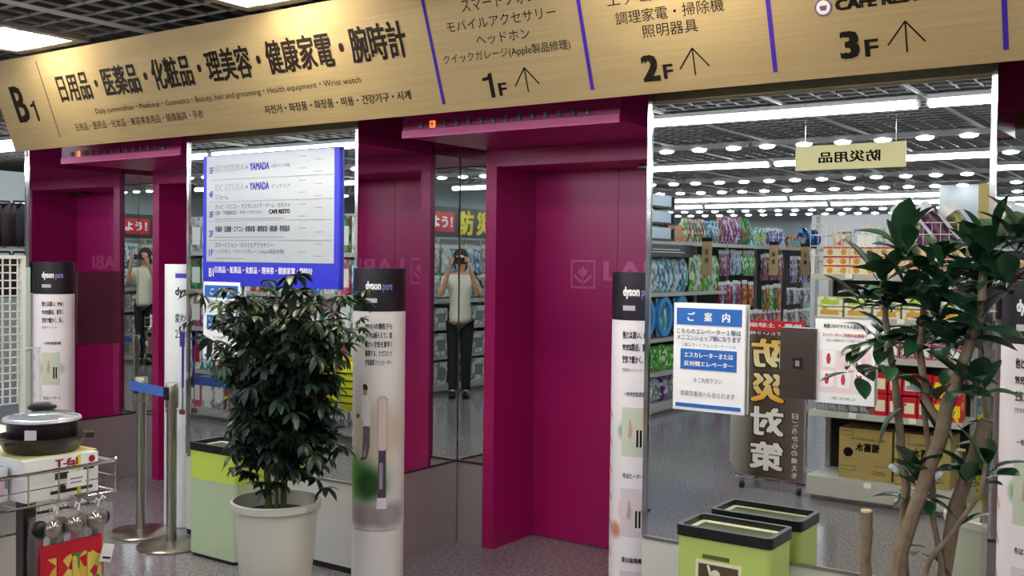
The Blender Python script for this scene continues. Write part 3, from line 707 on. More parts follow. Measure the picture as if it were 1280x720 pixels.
bushy((-3.385, 3.10, 0))

def rubber(loc):
    t = thing('potted_tree', 'tall potted tree with bare sawn trunks and glossy dark leaves', 'plant', loc)
    P('pot', MB().lathe([(.15,0),(.16,.02),(.19,.54),(.2,.545),(.2,.57),(.19,.575),(.182,.52)], 36), mat('pot_white','d6d6c8',rough=.4), t, smooth=True)
    P('soil', MB().lathe([(.001,.51),(.182,.516)], 24), M_soil, t)
    # trunks given in local metres (x right, y away from the lift wall is negative, z up)
    T = [([(-.13,.0,.50),(-.145,.0,.66),(-.140,.0,.74),(-.145,0,.800)], .0165, .0155, 'trunk'),
         ([(-.04,.03,.50),(-.05,.03,.70),(-.045,.03,.88),(-.065,.03,1.03),(-.08,.02,1.18),(-.11,.02,1.35),(-.115,.02,1.5)], .015, .008, 'trunk'),
         ([(-.065,-.05,.50),(-.035,-.05,.72),(.01,-.04,.88),(.055,-.04,1.02),(.075,-.03,1.14)], .021, .018, 'trunk'),
         ([(.075,-.03,1.12),(.11,-.03,1.24),(.15,-.03,1.37),(.155,-.02,1.5)], .017, .011, 'branch'),
         ([(.06,-.03,1.07),(.02,-.03,1.13),(-.005,-.02,1.28),(0,0,1.40)], .012, .008, 'branch'),
         ([(.035,.05,.50),(.07,.05,.74),(.085,.05,.84),(.13,.05,.98),(.155,.05,1.08)], .019, .020, 'trunk'),
         ([(-.02,-.02,.50),(.04,-.05,.70),(.10,-.06,.79),(.165,-.06,.90),(.175,-.05,.98)], .008, .005, 'branch'),
         ([(.09,.02,.50),(.03,.03,.80),(.02,.03,.95),(.0,.03,1.10),(-.01,.03,1.25)], .009, .007, 'branch')]
    for pts, r0, r1, nm in T:
        v = []
        for i in range(len(pts)-1):
            for q in range(3): v.append(Vector(pts[i]).lerp(Vector(pts[i+1]), q/3)+Vector((random.uniform(-.002,.002),random.uniform(-.002,.002),0)))
        v.append(Vector(pts[-1])); P(nm, MB().tube(v, r0, 9, r1), M_bark, t, smooth=True)
    P('sawn_end', MB().lathe([(.0165,.797),(.0165,.803),(.012,.804)], 10, (-.145,0)), mat('sawn_wood','cdb48c',rough=.8), t)
    P('sawn_end', MB().lathe([(.0168,.0),(.0168,.004)], 10).xf(Matrix.Translation((.1565,.05,1.081)) @ Matrix.Rotation(.25,4,'Y')), mat('sawn_dark','5a4a38',rough=.8), t)
    LM = []
    for i, (L, wd) in enumerate(((.100,.031),(.090,.029),(.108,.033),(.084,.027))):
        vs, fs = leaflet(L, wd, .22, .12+.1*i, 7, obov=True); mb = MB().add([(x+.015,y,z) for x,y,z in vs], fs); mb.tube([(0,0,0),(.017,0,0)], .0018, 4); LM.append(mb.mesh('leaf', True))
    rnd = random.Random(11)
    #  rosettes: centre, leaves, main pitch, size
    RS = [((x_, rnd.uniform(-.07,.07), z_), n_, p_, s_) for x_, z_, n_, p_, s_ in (
          (-.06,1.54,10,.75,1.1),(-.12,1.46,10,.6,1.1),(-.02,1.49,9,.5,1.1),(.04,1.50,8,.4,1.0),(-.16,1.39,8,.3,1.05),(-.10,1.38,9,.3,1.1),(-.04,1.41,9,.4,1.1),(.02,1.42,9,.3,1.1),
          (.07,1.44,9,.4,1.05),(.12,1.50,9,.6,1.1),(.18,1.55,10,.8,1.2),(.24,1.55,9,.6,1.2),(.22,1.46,8,.3,1.1),(.15,1.44,8,.4,1.1),(.11,1.37,8,.2,1.1),(.05,1.36,9,.2,1.1),
          (-.17,1.28,8,.0,1.05),(-.11,1.28,9,.1,1.1),(-.03,1.31,9,.1,1.1),(.03,1.29,9,.1,1.1),(.09,1.30,8,.1,1.1),(.15,1.35,7,.2,1.0),(-.18,1.20,5,-.3,.9),(-.08,1.21,6,-.1,.9),
          (.05,1.15,5,.2,1.1),(.11,1.19,6,.3,1.0),(.16,1.17,6,.4,1.0),(-.03,1.12,2,-1.2,1.0),(.0,.90,8,.7,1.15),(-.02,.85,6,.1,1.0),(.13,.92,9,.5,.95),(.17,.95,7,.5,.9),(.09,.80,2,.2,1.1),(.0,.71,3,-.3,.8),(.09,1.09,2,-1.2,1.0))]
    k = 0
    for c, nl, pt_, sc in RS:
        for q in range(nl):
            a = 2*PI*q/nl+rnd.uniform(-.3,.3); ps_ = pt_+.2+rnd.uniform(-.5,.5); k += 1
            s = sc*rnd.uniform(.8,1.15)
            p = Vector(c)+Vector((rnd.uniform(-.012,.012),rnd.uniform(-.012,.012),rnd.uniform(-.02,.02)))
            put('leaf', LM[k % 4], M_leafg if rnd.random() < .6 else M_leafl, t, p, (rnd.uniform(-.4,.4), -ps_, a), (s,)*3)
    return t
rubber((-.72, 3.02, 0))

# ================================================================ STORE FIXTURES
def shelf_unit(name, label, L, depth, levels, height, loc, rz, bay=.92, back=M_shelfb, basez=.10, group=None):
    """gondola: local x along the front, front edge at y=0, goods face -y"""
    t = thing(name, label, 'shelf', loc, rz, group)
    P('base', MB().box(0,L,.0,depth,.035,basez).box(.02,L-.02,.05,depth,0,.035), M_shelf, t)
    P('back_panel', MB().box(0,L,depth-.03,depth,basez,height), back, t)
    nb = max(1, round(L/bay)); bw = L/nb
    for k in range(nb+1):
        xx = min(max(k*bw, .015), L-.015); P('upright', MB().box(xx-.015,xx+.015,depth-.06,depth-.03,basez,height), M_shelf, t)
    for z in levels:
        for k in range(nb): P('shelf_board', MB().box(k*bw+.004,(k+1)*bw-.004,.02,depth-.06,z-.022,z).box(k*bw+.004,(k+1)*bw-.004,.012,.02,z-.034,z+.004), M_shelf, t)
    return t
class Frame:
    def __init__(s, loc, rz): s.m = Matrix.Translation(loc) @ Matrix.Rotation(rz, 4, 'Z'); s.rz = rz
    def at(s, x, y, z): return s.m @ Vector((x, y, z))

# ---- product shapes (unit meshes, shared)
U_box = MB().box(-.5,.5,0,1,0,1).mesh('carton')
U_lab = MB().box(-.36,.36,-.012,0,.2,.72).mesh('label')
def pillow_mesh(top=.08):
    vs = []; fs = []; nx, nz = 5, 7
    for sgn in (-1, 1):
        for j in range(nz+1):
            for i in range(nx+1):
                u, v = i/nx, j/nz; d = (math.sin(PI*u)*math.sin(PI*min(1, v/(1-top*.5))))**.55 if 0 < u < 1 and 0 < v < 1-top*.5 else 0
                vs.append((u-.5+.02*math.sin(9*v)*(1 if i in (0,nx) else 0), .5+sgn*.5*d, v))
    n_ = (nx+1)*(nz+1)
    for j in range(nz):
        for i in range(nx):
            a = j*(nx+1)+i; fs.append((a,a+1,a+nx+2,a+nx+1)); fs.append((n_+a,n_+a+nx+1,n_+a+nx+2,n_+a+1))
    return MB().add(vs, fs).mesh('bag', True)
U_bag = pillow_mesh()
U_hdr = MB().box(-.5,.5,.42,.58,.86,1.0).mesh('header_card')
U_bot = MB().lathe([(.36,0),(.5,.04),(.5,.62),(.42,.72),(.16,.80),(.15,.86)], 12).mesh('bottle', True)
U_cap = MB().lathe([(.2,.86),(.2,1.0)], 10).mesh('cap', True)
def item(kind, fr, x, y, z, w_, d, h, m, m2, label, cat, group, tilt=0):
    p = fr.at(x, y, z); nm = {'box':'product_box','bag':'product_pouch','hang':'hanging_pack','bottle':'product_bottle'}[kind]
    t = thing(nm, label, cat, p, fr.rz+tilt, group)
    if kind == 'box':
        put('carton', U_box, m, t, scale=(w_,d,h)); put('label', U_lab, m2, t, scale=(w_,d*.15,h))
    elif kind == 'bag':
        put('bag', U_bag, m, t, scale=(w_,d,h)); put('label', U_lab, m2, t, (0,d*.12,0), scale=(w_*.6,d*.3,h))
    elif kind == 'hang':
        put('bag', U_bag, m, t, scale=(w_,d,h*.9)); put('header_card', U_hdr, m2, t, scale=(w_,d,h))
    else:
        put('bottle', U_bot, m, t, (0,d/2,0), scale=(w_,d,h)); put('cap', U_cap, m2, t, (0,d/2,0), scale=(w_,d,h))
    return t
def row(kind, fr, x0, x1, n_, y, z, h, d, mats, desc, cat, group, m2=M_paper, where='', gap=.92, rev=False):
    """a row of N countable packs between x0 and x1"""
    for k in range(n_):
        xx = x0+(k+.5)*(x1-x0)/n_; w_ = (x1-x0)/n_*gap; kk = (n_-1-k) if rev else k
        m = mats[k % len(mats)]; hh = h*random.uniform(.93,1.0)
        lab = '%s, %s from the left %s' % (desc, ORD[kk], where) if n_ > 1 else '%s %s' % (desc, where)
        item(kind, fr, xx, y, z, w_, d, hh, m, m2 if not isinstance(m2, list) else m2[k % len(m2)], lab, cat, group, random.uniform(-.05,.05))

# ---- end unit with crackers and water (its front seen in the right mirror)
EX0, EX1, EY = -2.265, -1.335, .70
fe = Frame((EX1, EY, 0), PI)      # local x runs from the right end (-1.335) towards -x ; front faces +y (the lifts)
eu = shelf_unit('end_display', 'grey end display shelf of crackers, snacks and water cartons', .93, .42, (.57,.93,1.17,1.44), 1.62, (EX1,EY,0), PI, basez=.155)
wb = MB()
for zz in (1.56,1.62,1.69,1.76): wb.tube([(0,.0,zz),(.93,0,zz)], .003, 4).tube([(0,.36,zz),(.93,.36,zz)], .003, 4).tube([(0,0,zz),(0,.36,zz)], .003, 4).tube([(.93,0,zz),(.93,.36,zz)], .003, 4)
for k in range(20): wb.tube([(k*.049,0,1.56),(k*.049,0,1.76)], .002, 4).tube([(k*.049,0,1.56),(k*.049,.36,1.56)], .002, 4)
tag(P('wire_basket', wb, M_wire, eu), kind='stuff')
P('basket_support', MB().box(0,.02,.02,.04,1.44,1.60).box(.91,.93,.02,.04,1.44,1.60), M_wire, eu)
def ex(x): return EX1-x          # world x -> local x
for k, (a, b) in enumerate(((-1.41,-1.74),(-1.75,-2.08))):
    t = thing('water_carton', 'cardboard water carton with brown print, %s on the bottom shelf' % ('right one' if k == 0 else 'left one'), 'carton', fe.at(ex((a+b)/2),.06,.157), fe.rz, 'water cartons on the bottom shelf')
    w_ = .325; P('carton', MB().box(-w_/2,w_/2,0,.26,0,.315), M_card, t)
    P('tape', MB().box(-w_/2,w_/2,.12,.15,.315,.317), M_tan, t)
    letter('\u5099\u84c4\u6c34', (-.09,.06,.175,.23), M_ink, t, bold=.04, y=-.0012)
    letter('\u5b89\u5fc3\u4fdd\u5b58\u98f2\u6599\u6c34', (-.12,.09,.245,.262), M_ink, t, y=-.0012)
    P('round_mark', MB().xzprism([(.105+.03*math.cos(q*PI/8), .165+.03*math.sin(q*PI/8)) for q in range(16)], -.0012, 0), M_ink, t)
    for (x0, x1, z0, z1) in ((.075,.145,.27,.30),(.06,.15,.05,.08)):
        P('print_frame', MB().box(x0,x1,-.001,0,z0,z1), mat('card_print','6e5430'), t); P('print_field', MB().box(x0+.004,x1-.004,-.0015,0,z0+.004,z1-.004), M_card, t)
    P('print_lines', MB().box(-.13,-.04,-.001,0,.04,.046).box(-.14,-.06,-.001,0,.09,.094).box(-.12,-.05,-.001,0,.055,.060), mat('card_print','6e5430'), t)
tagm = MB().box(-.022,.022,-.006,-.003,0,.032).mesh('price_ticket')
for k, (xx, zz) in enumerate(((-1.88,.118),(-1.98,.545),(-1.62,.545),(-2.02,1.415),(-1.70,1.145))):
    o = put('price_ticket', tagm, M_paper, eu, (ex(xx), .005, zz))
Mred = M_red; Mor = pmat(['c8102e','e0781c','f2c030','c8102e'], 2.5)
for lv in range(2):
    row('box', fe, ex(-1.345), ex(-1.87), 6, .05, .572+lv*.138, .134, .07, [Mor, Mor, Mred, Mred, Mred, Mred], 'red snack packet', 'snack packet', 'red snack packets on the second shelf', where='in the %s layer' % ('lower','upper')[lv], m2=[M_yel,M_yel,M_cream,M_cream,M_cream,M_cream])
row('bag', fe, ex(-1.90), ex(-2.24), 5, .05, .572, .10, .07, [mat('foil','c8ccd0',rough=.2,metal=.9)], 'silver foil pouch', 'pouch', 'foil pouches at the left of the second shelf', where='on the second shelf', m2=M_grey, rev=True)
Mrice = pmat(['a8485a','d8d0cc','8c2c40'], 20)
row('box', fe, ex(-1.345), ex(-1.90), 6, .05, .932, .10, .07, [Mrice], 'small red and grey rice pack', 'food pack', 'rice packs on the third shelf', where='on the third shelf', m2=M_paper)
row('box', fe, ex(-1.92), ex(-2.24), 3, .05, .932, .16, .09, [pmat(['6a5a4a','8a7a6a','40382e'], 20)], 'brown food carton', 'food pack', 'brown cartons behind the notices', where='on the third shelf', m2=M_tan)
Mfg, Mfy = pmat(['e8e8e0','b4d04c','e8e8e0'], 3), pmat(['e8e8e0','d8a838','e8e4c8'], 3)
for lv in range(2):
    row('box', fe, ex(-1.36), ex(-2.24), 5, .05, 1.172+lv*.066, .063, .12, [Mfy if lv == 0 else Mfg], 'white box with %s picture' % ('yellow','green')[lv], 'food box', 'picture boxes on the fourth shelf', where='in the %s layer' % ('lower','upper')[lv], m2=mat('amber_pic','d0a040') if lv == 0 else mat('lime_pic','b4cc40'))
# crackers: yellow boxes with red stripe and round crackers
cbx = []
for lv in range(3):
    for k in range(5):
        t = thing('cracker_box', 'yellow cracker box with red stripe, %s from the left in the %s layer' % (ORD[4-k], ('bottom','middle','top')[lv]), 'cracker box', fe.at(ex(-1.36-.085-.167*k),.04,1.4425+.0575*lv), fe.rz, 'stacked cracker boxes')
        if not cbx:
            P('carton', MB().box(-.082,.082,0,.10,0,.056), mat('cracker_yellow','f0e4bc',rough=.4), t)
            P('red_stripe', MB().box(-.082,.082,-.0008,0,.047,.056), M_red, t)
            for xx in (-.045,.04): P('cracker_print', MB().xzprism([(xx+.019*math.cos(q*PI/7), .024+.019*math.sin(q*PI/7)) for q in range(14)], -.0012, 0), mat('cracker','dc9634'), t)
            P('print_patch', MB().box(-.012,.012,-.001,0,.012,.04), M_cream, t); cbx.append(t)
        else:
            for ch in cbx[0].children: c = ch.copy(); C.objects.link(c); c.parent = t
# rolled gift tubes in the basket
for k, (xx, m, lb) in enumerate(((-1.50,'a','left purple'),(-1.36,'b','right purple'),(-1.22,'c','olive'))):
    mm = pmat(['5a2048','8c4878','3c1230'], 30) if m != 'c' else pmat(['6a6a34','8c8848','4c4c20'], 30)
    t = thing('wrapped_roll', lb+' patterned roll in clear wrap leaning out of the wire basket', 'wrapped roll', (xx-.06, .58, 1.60), 0, 'rolls leaning in the wire basket')
    t.rotation_euler = (0, R(-38), 0)
    P('roll', MB().lathe([(.045,0),(.047,.30)], 20), mm, t, smooth=True); P('white_liner', MB().lathe([(.049,.27),(.052,.33),(.044,.345)], 20), M_paper, t, smooth=True)
    P('roll_core', MB().lathe([(.03,.29),(.03,.302)], 16), M_leafm, t)
item('box', fe, ex(-1.95), .12, 1.575, .16,.12,.16, pmat(['b8ccd8','e8eef2','8caccc'],4), M_paper, 'pale blue carton in the wire basket above the crackers', 'carton', 'basket goods')
item('bag', fe, ex(-2.12), .12, 1.575, .12,.10,.14, pmat(['a8b890','dce0d0','d05060'],4), M_paper, 'green and white bag in the wire basket above the crackers', 'pouch', 'basket goods')
# gondola behind the end display, its right side towards the yellow packs
fg4 = Frame((-1.34,-3.15,0), PI/2)
shelf_unit('gondola', 'long shelf unit behind the cracker display with brown cartons on top', 3.1, .42, (.5,.9,1.3,1.7), 1.70, (-1.34,-3.15,0), PI/2)
for k in range(3):
    t = thing('brown_carton', 'plain brown cardboard carton on the high shelf, %s in the row' % ORD[k], 'carton', fg4.at(.6+.9*k,.0,1.705), fg4.rz, 'brown cartons on the high shelf')
    P('carton', MB().box(-.35,.35,0,.15,0,.36), M_card, t); P('tape', MB().box(-.35,.35,.05,.09,.36,.362), M_tan, t); P('print_mark', MB().box(-.1,.16,-.002,0,.2,.3), mat('card_print','6e5430'), t)
row('bag', fg4, 2.35, 3.08, 6, .03, .105, .34, .09, [mat('pack_yellow','e8ec20',rough=.4)], 'bright yellow ribbed pack', 'pack', 'yellow packs low on the shelf', where='on the base shelf', m2=mat('pack_yellow2','c8cc10'))
row('bag', fg4, 1.2, 3.08, 9, .03, .505, .24, .09, [pmat(['a0b4c8','e0e8f0','6c88a8'],6), pmat(['d8d8d8','9aa','788'],6) if False else M_wire], 'pale blue clear pack', 'pack', 'pale packs on the shelf behind the crackers', where='on the second shelf')

bs = thing('basket_stack', 'stack of bright yellow shopping baskets beside the end display', 'basket stack', (-1.36,.115,0))
for k in range(9):
    z = .02+.045*k; b_o = P('basket', MB().ring([(-.19,-.13),(.19,-.13),(.19,.13),(-.19,.13)], [(-.175,-.115),(.175,-.115),(.175,.115),(-.175,.115)], z, z+.16 if k == 8 else z+.030), mat('pack_yellow','e8ec20',rough=.4), bs)
    P('basket_rim', MB().ring([(-.2,-.14),(.2,-.14),(.2,.14),(-.2,.14)], [(-.19,-.13),(.19,-.13),(.19,.13),(-.19,.13)], z+.030, z+.042), mat('pack_yellow2','c8cc10'), bs)
P('basket_floor', MB().box(-.175,.175,-.115,.115,0,.02), mat('pack_yellow2','c8cc10'), bs)
# ---- long gondola of detergents (left of the right mirror)
G1L = 5.4
fG = Frame((-4.70,-7.25,0), PI/2)
shelf_unit('gondola', 'shelf unit of detergent pouches at the left of the right mirror', 2.2, .45, (.41,.75,1.20,1.715), 1.75, (-4.70,-3.66,0), PI/2)
shelf_unit('gondola', 'pegboard unit of hanging packs beyond the detergent pouches', 3.58, .45, (1.715,), 1.75, (-4.70,-7.25,0), PI/2)
LX = lambda yv: (7.26-yv)+7.25            # virtual depth -> local x along the unit
pal = {'blue': pmat(['4c8cc0','cfe4ee','2c6a90','e8f0f4'],6), 'teal': pmat(['3c9c94','bfe0dc','2c74a0','e8f4f0'],6), 'green': pmat(['54b83c','d8f0c8','2c8c34','f0f4e8'],6),
       'purple': pmat(['5a3494','c8b4dc','8c2c7c','e8dcf0'],6), 'pink': pmat(['d04c78','f0d8dc','a03058','58a060'],6), 'mauve': pmat(['8c4c64','c8a4a8','5c2c40','b08850'],6),
       'white': pmat(['e4e8ea','b4c0c8','8898a4','f4f4f4'],6), 'grey': pmat(['9aa0a4','d0d4d4','6c7478','c8c8cc'],6), 'orange': pmat(['dc7024','a84c1c','ecb484','703818'],6),
       'dgreen': pmat(['1c7c3c','0c4c24','58b068','a03040'],6), 'red': pmat(['c0203c','e8a0a8','7c1828','2c50a0'],6), 'lime': pmat(['6cd02c','3c9c2c','c8ecb0','2c8c60'],6), 'dark': pmat(['2c2a30','585460','8c3040','a8a8b0'],6)}
def seg(yv0, yv1): a, b = LX(yv1), LX(yv0); return a, b
# top shelf goods: from the pink lift edge rightwards (virtual depth 8.9 ... 13.8)
def toprow(kind, a, b, n_, h, ms, desc, grp, m2=M_paper, cat='pack'):
    x0, x1 = seg(a, b); row(kind, fG, x0, x1, n_, .06, 1.717, h, .12, [pal[m] for m in ms], desc, cat, grp, m2, 'on the high shelf', rev=True)
for k in range(3):
    x0, x1 = seg(8.75, 9.6)
    t = thing('leaflet_tray', 'white and green tray pack, %s of three on the high shelf' % ('lowest','middle','topmost')[k], 'display tray', fG.at((x0+x1)/2,.0,1.72+k*.16), fG.rz, 'trays on the high shelf')
    P('tray', MB().box(-.40,.40,0,.2,0,.02).box(-.40,-.38,0,.2,0,.12).box(.38,.40,0,.2,0,.12), M_shelfb, t); P('pack', MB().box(-.36,.16,.02,.16,.02,.13), mat('tray_blue','c4d8ec',rough=.4), t); P('pack', MB().box(.18,.36,.02,.16,.02,.14), pal['lime'], t)
toprow('box', 9.55, 9.95, 1, .17, ['orange'], 'orange and brown box', 'orange box', M_tan)
toprow('bag', 9.98, 10.45, 6, .27, ['pink','green'], 'pink and green refill pouch', 'pouches on the high shelf', M_green)
toprow('bag', 10.45, 10.85, 5, .26, ['teal','blue'], 'blue and green refill pouch', 'pouches on the high shelf', mat('pk','dc3c80'))
toprow('bag', 10.88, 11.45, 6, .33, ['purple','mauve'], 'shiny purple gift pouch', 'gift pouches on the high shelf')
toprow('bag', 11.47, 11.75, 3, .34, ['dgreen'], 'shiny green gift pouch', 'gift pouches on the high shelf', M_red)
toprow('box', 11.8, 12.2, 2, .23, ['teal'], 'pale green clear box', 'pale boxes on the high shelf', mat('lime','a4cc2c'))
toprow('bottle', 12.25, 12.9, 6, .24, ['blue','purple'], 'blue and lilac bottle', 'bottles on the high shelf', M_white)
toprow('box', 12.95, 13.6, 3, .14, ['orange'], 'tan carton with cyan lid', 'tan cartons on the high shelf', mat('cyan','28b8d0'))
for k in range(5):
    x0, x1 = seg(13.65, 14.4); t = thing('blue_foil_pack', 'crumpled dark blue foil pack, %s from the left on the high shelf' % ORD[4-k], 'pack', fG.at(x0+(k+.5)*(x1-x0)/5,.1,1.72), fG.rz+random.uniform(-.15,.15), 'blue foil packs')
    put('bag', U_bag, mat('foil_blue','0e4a8c',rough=.2,metal=.6), t, scale=(.145,.16,random.uniform(.2,.28))); put('ribbon', U_hdr, mat('cyan','28b8d0'), t, scale=(.1,.14,.24))
# second level: bay 1 detergents
x0, x1 = seg(8.8, 10.05); row('bag', fG, x0, x1, 12, .05, 1.203, .36, .12, [pal[m] for m in ('teal','blue','white','teal','blue')], 'tall pale blue refill pouch', 'detergent pouch', 'blue refill pouches on the middle shelf', [M_white,mat('label_blue','2c5ca8')], 'on the middle shelf', rev=True)
x0, x1 = seg(10.15, 10.85); row('bag', fG, x0, x1, 7, .05, 1.203, .40, .12, [pal[m] for m in ('green','white','green','lime')], 'green and white refill pouch', 'detergent pouch', 'green refill pouches on the middle shelf', [M_red,M_white], 'on the middle shelf', rev=True)
# third level
x0, x1 = seg(8.8, 10.05)
for k in range(3):
    t = thing('handled_pouch', 'large sky blue oval pouch with a carry loop, %s from the left' % ORD[2-k], 'detergent pouch', fG.at(x0+.2+k*(x1-x0-.1)/3,.03,.753), fG.rz, 'large oval pouches on the third shelf')
    q = [(.16*math.cos(a*PI/12), .21+.20*math.sin(a*PI/12)) for a in range(24)]; qi = [(x_*.72, .21+(z_-.21)*.72) for x_, z_ in q]
    mb = MB(); n_ = 24
    mb.add([(x_,0,z_) for x_,z_ in q]+[(x_,0,z_) for x_,z_ in qi]+[(x_,.05,z_) for x_,z_ in q]+[(x_,.05,z_) for x_,z_ in qi],
           [f_ for i in range(n_) for f_ in ((i,(i+1)%n_,n_+(i+1)%n_,n_+i),(2*n_+i,3*n_+i,3*n_+(i+1)%n_,2*n_+(i+1)%n_),(i,2*n_+i,2*n_+(i+1)%n_,(i+1)%n_),(n_+i,n_+(i+1)%n_,3*n_+(i+1)%n_,3*n_+i))])
    P('loop', mb, mat('sky_blue','3c98d8',rough=.35), t, smooth=False); put('bag', U_bag, pal['red' if k == 2 else 'teal'], t, (0,.02,.01), scale=(.24,.06,.38))
x0, x1 = seg(9.9, 10.85); row('bag', fG, x0, x1, 5, .05, .753, .30, .12, [pal['white'], pal['teal']], 'white household pouch', 'detergent pouch', 'white pouches on the third shelf', [M_white], 'on the third shelf', rev=True)
x0, x1 = seg(8.8, 10.85); row('bag', fG, x0, x1, 12, .05, .413, .27, .14, [pal['lime'], pal['green']], 'bright green refill pouch', 'detergent pouch', 'green pouches on the fourth shelf', [mat('lbl_g','3cc83c'), M_white], 'on the fourth shelf', rev=True)
x0, x1 = seg(8.8, 10.85); row('bag', fG, x0, x1, 12, .05, .103, .26, .14, [pal['grey'], pal['white'], pal['grey'], pal['purple']], 'grey and white bulky bag', 'bag', 'bulky bags on the base shelf', [M_white, M_grey], 'on the base shelf', rev=True)
# pegboard bays with hanging packs (virtual depth 10.9 .. 14)
def hangrow(a, b, n_, ztop, h, ms, desc, grp, yo=.10, m2=M_paper, cat='hanging pack'):
    x0, x1 = seg(a, b); row('hang', fG, x0, x1, n_, yo, ztop-h, h, .06, [pal[m] for m in ms], desc, cat, grp, m2, 'on the pegboard', rev=True, gap=.8)
hangrow(10.95,11.25,3,1.66,.30,['mauve','purple'],'purple hanging pack','upper hanging packs, purple')
hangrow(11.28,11.62,5,1.67,.30,['blue','white'],'blue and white hanging pack','upper hanging packs, blue')
hangrow(11.65,12.0,4,1.67,.31,['green'],'green hanging pack','upper hanging packs, green')
hangrow(12.2,12.95,9,1.64,.34,['mauve','pink','dark'],'mauve hanging pack','upper hanging packs, mauve')
hangrow(13.2,14.0,6,1.62,.36,['dark','grey','purple'],'dark hanging pack','upper hanging packs, dark')
hangrow(10.95,11.6,8,1.31,.30,['mauve','red','blue','red'],'red or blue slim hanging pack','middle hanging packs, slim')
hangrow(11.62,12.0,2,1.31,.32,['orange'],'orange and white hanging pack','middle hanging packs, orange')
hangrow(12.25,12.9,5,1.26,.36,['orange','dgreen','green'],'brown or green hanging pouch','middle hanging packs, green')
hangrow(13.1,14.0,7,1.20,.22,['grey','white','dark'],'grey small hanging pack','middle hanging packs, grey')
hangrow(11.0,11.5,4,.97,.30,['dark','mauve'],'dark hanging pouch','lower hanging packs, dark')
hangrow(11.55,12.9,9,.96,.36,['orange','mauve','mauve','pink'],'amber or mauve hanging pouch','lower hanging packs, mauve')
hangrow(13.0,14.0,7,.92,.24,['white','grey','mauve'],'pale small hanging pack','lower hanging packs, pale')
hangrow(10.95,12.4,9,.55,.34,['mauve','grey','red'],'reddish hanging pouch','lowest hanging packs')
# tan category cards standing out from the shelf
for k, (yv, s) in enumerate(((10.15,'\u6d17\u5264'),(12.05,'\u6b6f\u78e8'),(13.15,'\u77f3\u9e78'))):
    x_ = 7.26-yv; t = thing('category_card', 'tan hanging category card, %s from the left along the detergent shelf' % ORD[k], 'sign', (-4.66, x_, 1.37), 0, 'category cards on the shelf edge')
    P('card', MB().box(0,.11,-.006,.006,0,.36), M_tan, t); P('black_header', MB().box(-.005,.115,-.008,.008,.36,.40), M_black, t)
    for j, ch in enumerate(s): letter(ch, (-.075,-.035,.22-.09*j,.28-.09*j), M_ink, t, y=-.0075, back=True, bold=.02)
# dark poster strip under the high shelf, first bay
t = thing('shelf_poster', 'black shelf poster with faint white print above the blue pouches', 'poster', fG.at(LX(9.3),-.004,1.56), fG.rz)
P('panel', MB().box(-.7,.45,0,.006,0,.125), M_black, t); P('print_line', MB().box(-.4,.2,-.002,0,.07,.078).box(-.5,.3,-.002,0,.045,.052), M_wire, t)
# bright white cabinet run and pillar at the back
t = thing('white_cabinet', 'bright white cabinet with rails seen above the blue foil packs', 'cabinet', (-5.6,-9.0,0))
P('carcass', MB().box(0,4.6,-.5,0,0,2.28), M_white, t)
for z in (1.55,1.72,1.95): P('rail', MB().box(.05,4.55,0,.03,z,z+.012), M_grey, t)
for xx in (.1,1.55,3.0,4.5): P('upright', MB().box(xx-.02,xx+.02,0,.035,.1,2.26), M_shelf, t)
struct('pillar_store', MB().box(-3.45,-2.95,-8.4,-7.9,0,3.1), mat('pillar_paint','c9cfd2',rough=.5), label='square grey white pillar standing in the store', cat='pillar')
# hanging signs
hs = thing('hanging_sign', 'cream hanging sign for emergency goods seen in the right mirror', 'sign', (-2.168,.26,2.14))
P('board', MB().box(-.365,.365,-.006,.006,0,.165), mat('sign_cream','f2e6ac',rough=.5), hs)
for s in (-.3,.3): P('wire', MB().tube([(s,0,.165),(s,0,.50)], .0015, 4), M_chrome, hs)
letter('\u9632\u707d\u7528\u54c1', (-.205,.205,.045,.12), M_ink, hs, bold=.03, y=-.0072, back=True)
letter('\u9632\u707d\u7528\u54c1', (-.205,.205,.045,.12), M_ink, hs, bold=.03, y=-.0072)
t = thing('aisle_sign', 'narrow grey upright sign hanging behind the cream sign', 'sign', (-1.86,-3.2,1.93)); P('board', MB().box(-.07,.07,-.01,.01,0,.42), M_shelf, t); P('print_strip', MB().box(-.015,.015,.01,.012,.04,.38), M_grey, t); P('wire', MB().tube([(0,0,.42),(0,0,.72)], .0015, 4), M_chrome, t)

# ---- banner cart
bc = thing('banner_cart', 'brown disaster goods banner on a wheeled cart in the right mirror', 'banner', (-2.30,.66,0))
def bmat():
    m = bpy.data.materials.new('banner_brown'); m.use_nodes = True; nt = m.node_tree; b = nt.nodes['Principled BSDF']; b.inputs['Roughness'].default_value = .4
    tc = nt.nodes.new('ShaderNodeTexCoord'); sp_ = nt.nodes.new('ShaderNodeSeparateXYZ'); r = nt.nodes.new('ShaderNodeValToRGB')
    mr = nt.nodes.new('ShaderNodeMapRange'); mr.inputs['From Min'].default_value = -.5; mr.inputs['From Max'].default_value = 0
    r.color_ramp.elements[0].color = srgb('a8a6a4'); r.color_ramp.elements[1].color = srgb('6a5c58'); e = r.color_ramp.elements.new(.35); e.color = srgb('4a3630')
    nt.links.new(tc.outputs['Object'], sp_.inputs[0]); nt.links.new(sp_.outputs[0], mr.inputs['Value']); nt.links.new(mr.outputs[0], r.inputs[0]); nt.links.new(r.outputs[0], b.inputs['Base Color']); return m
P('banner_panel', MB().xzprism([(-.50,.18),(-.44,.10),(0,.09),(0,1.13),(-.50,1.13)], 0, .012), bmat(), bc)
P('red_strip', MB().box(-.47,0,.012,.014,1.06,1.13), mat('banner_red','c81c30'), bc)
def back_letter(s, x0, x1, z0, z1, m, par, bold=.03, y=.0145): return letter(s, (-x1, -x0, z0, z1), m, par, bold=bold, y=-y, back=True)
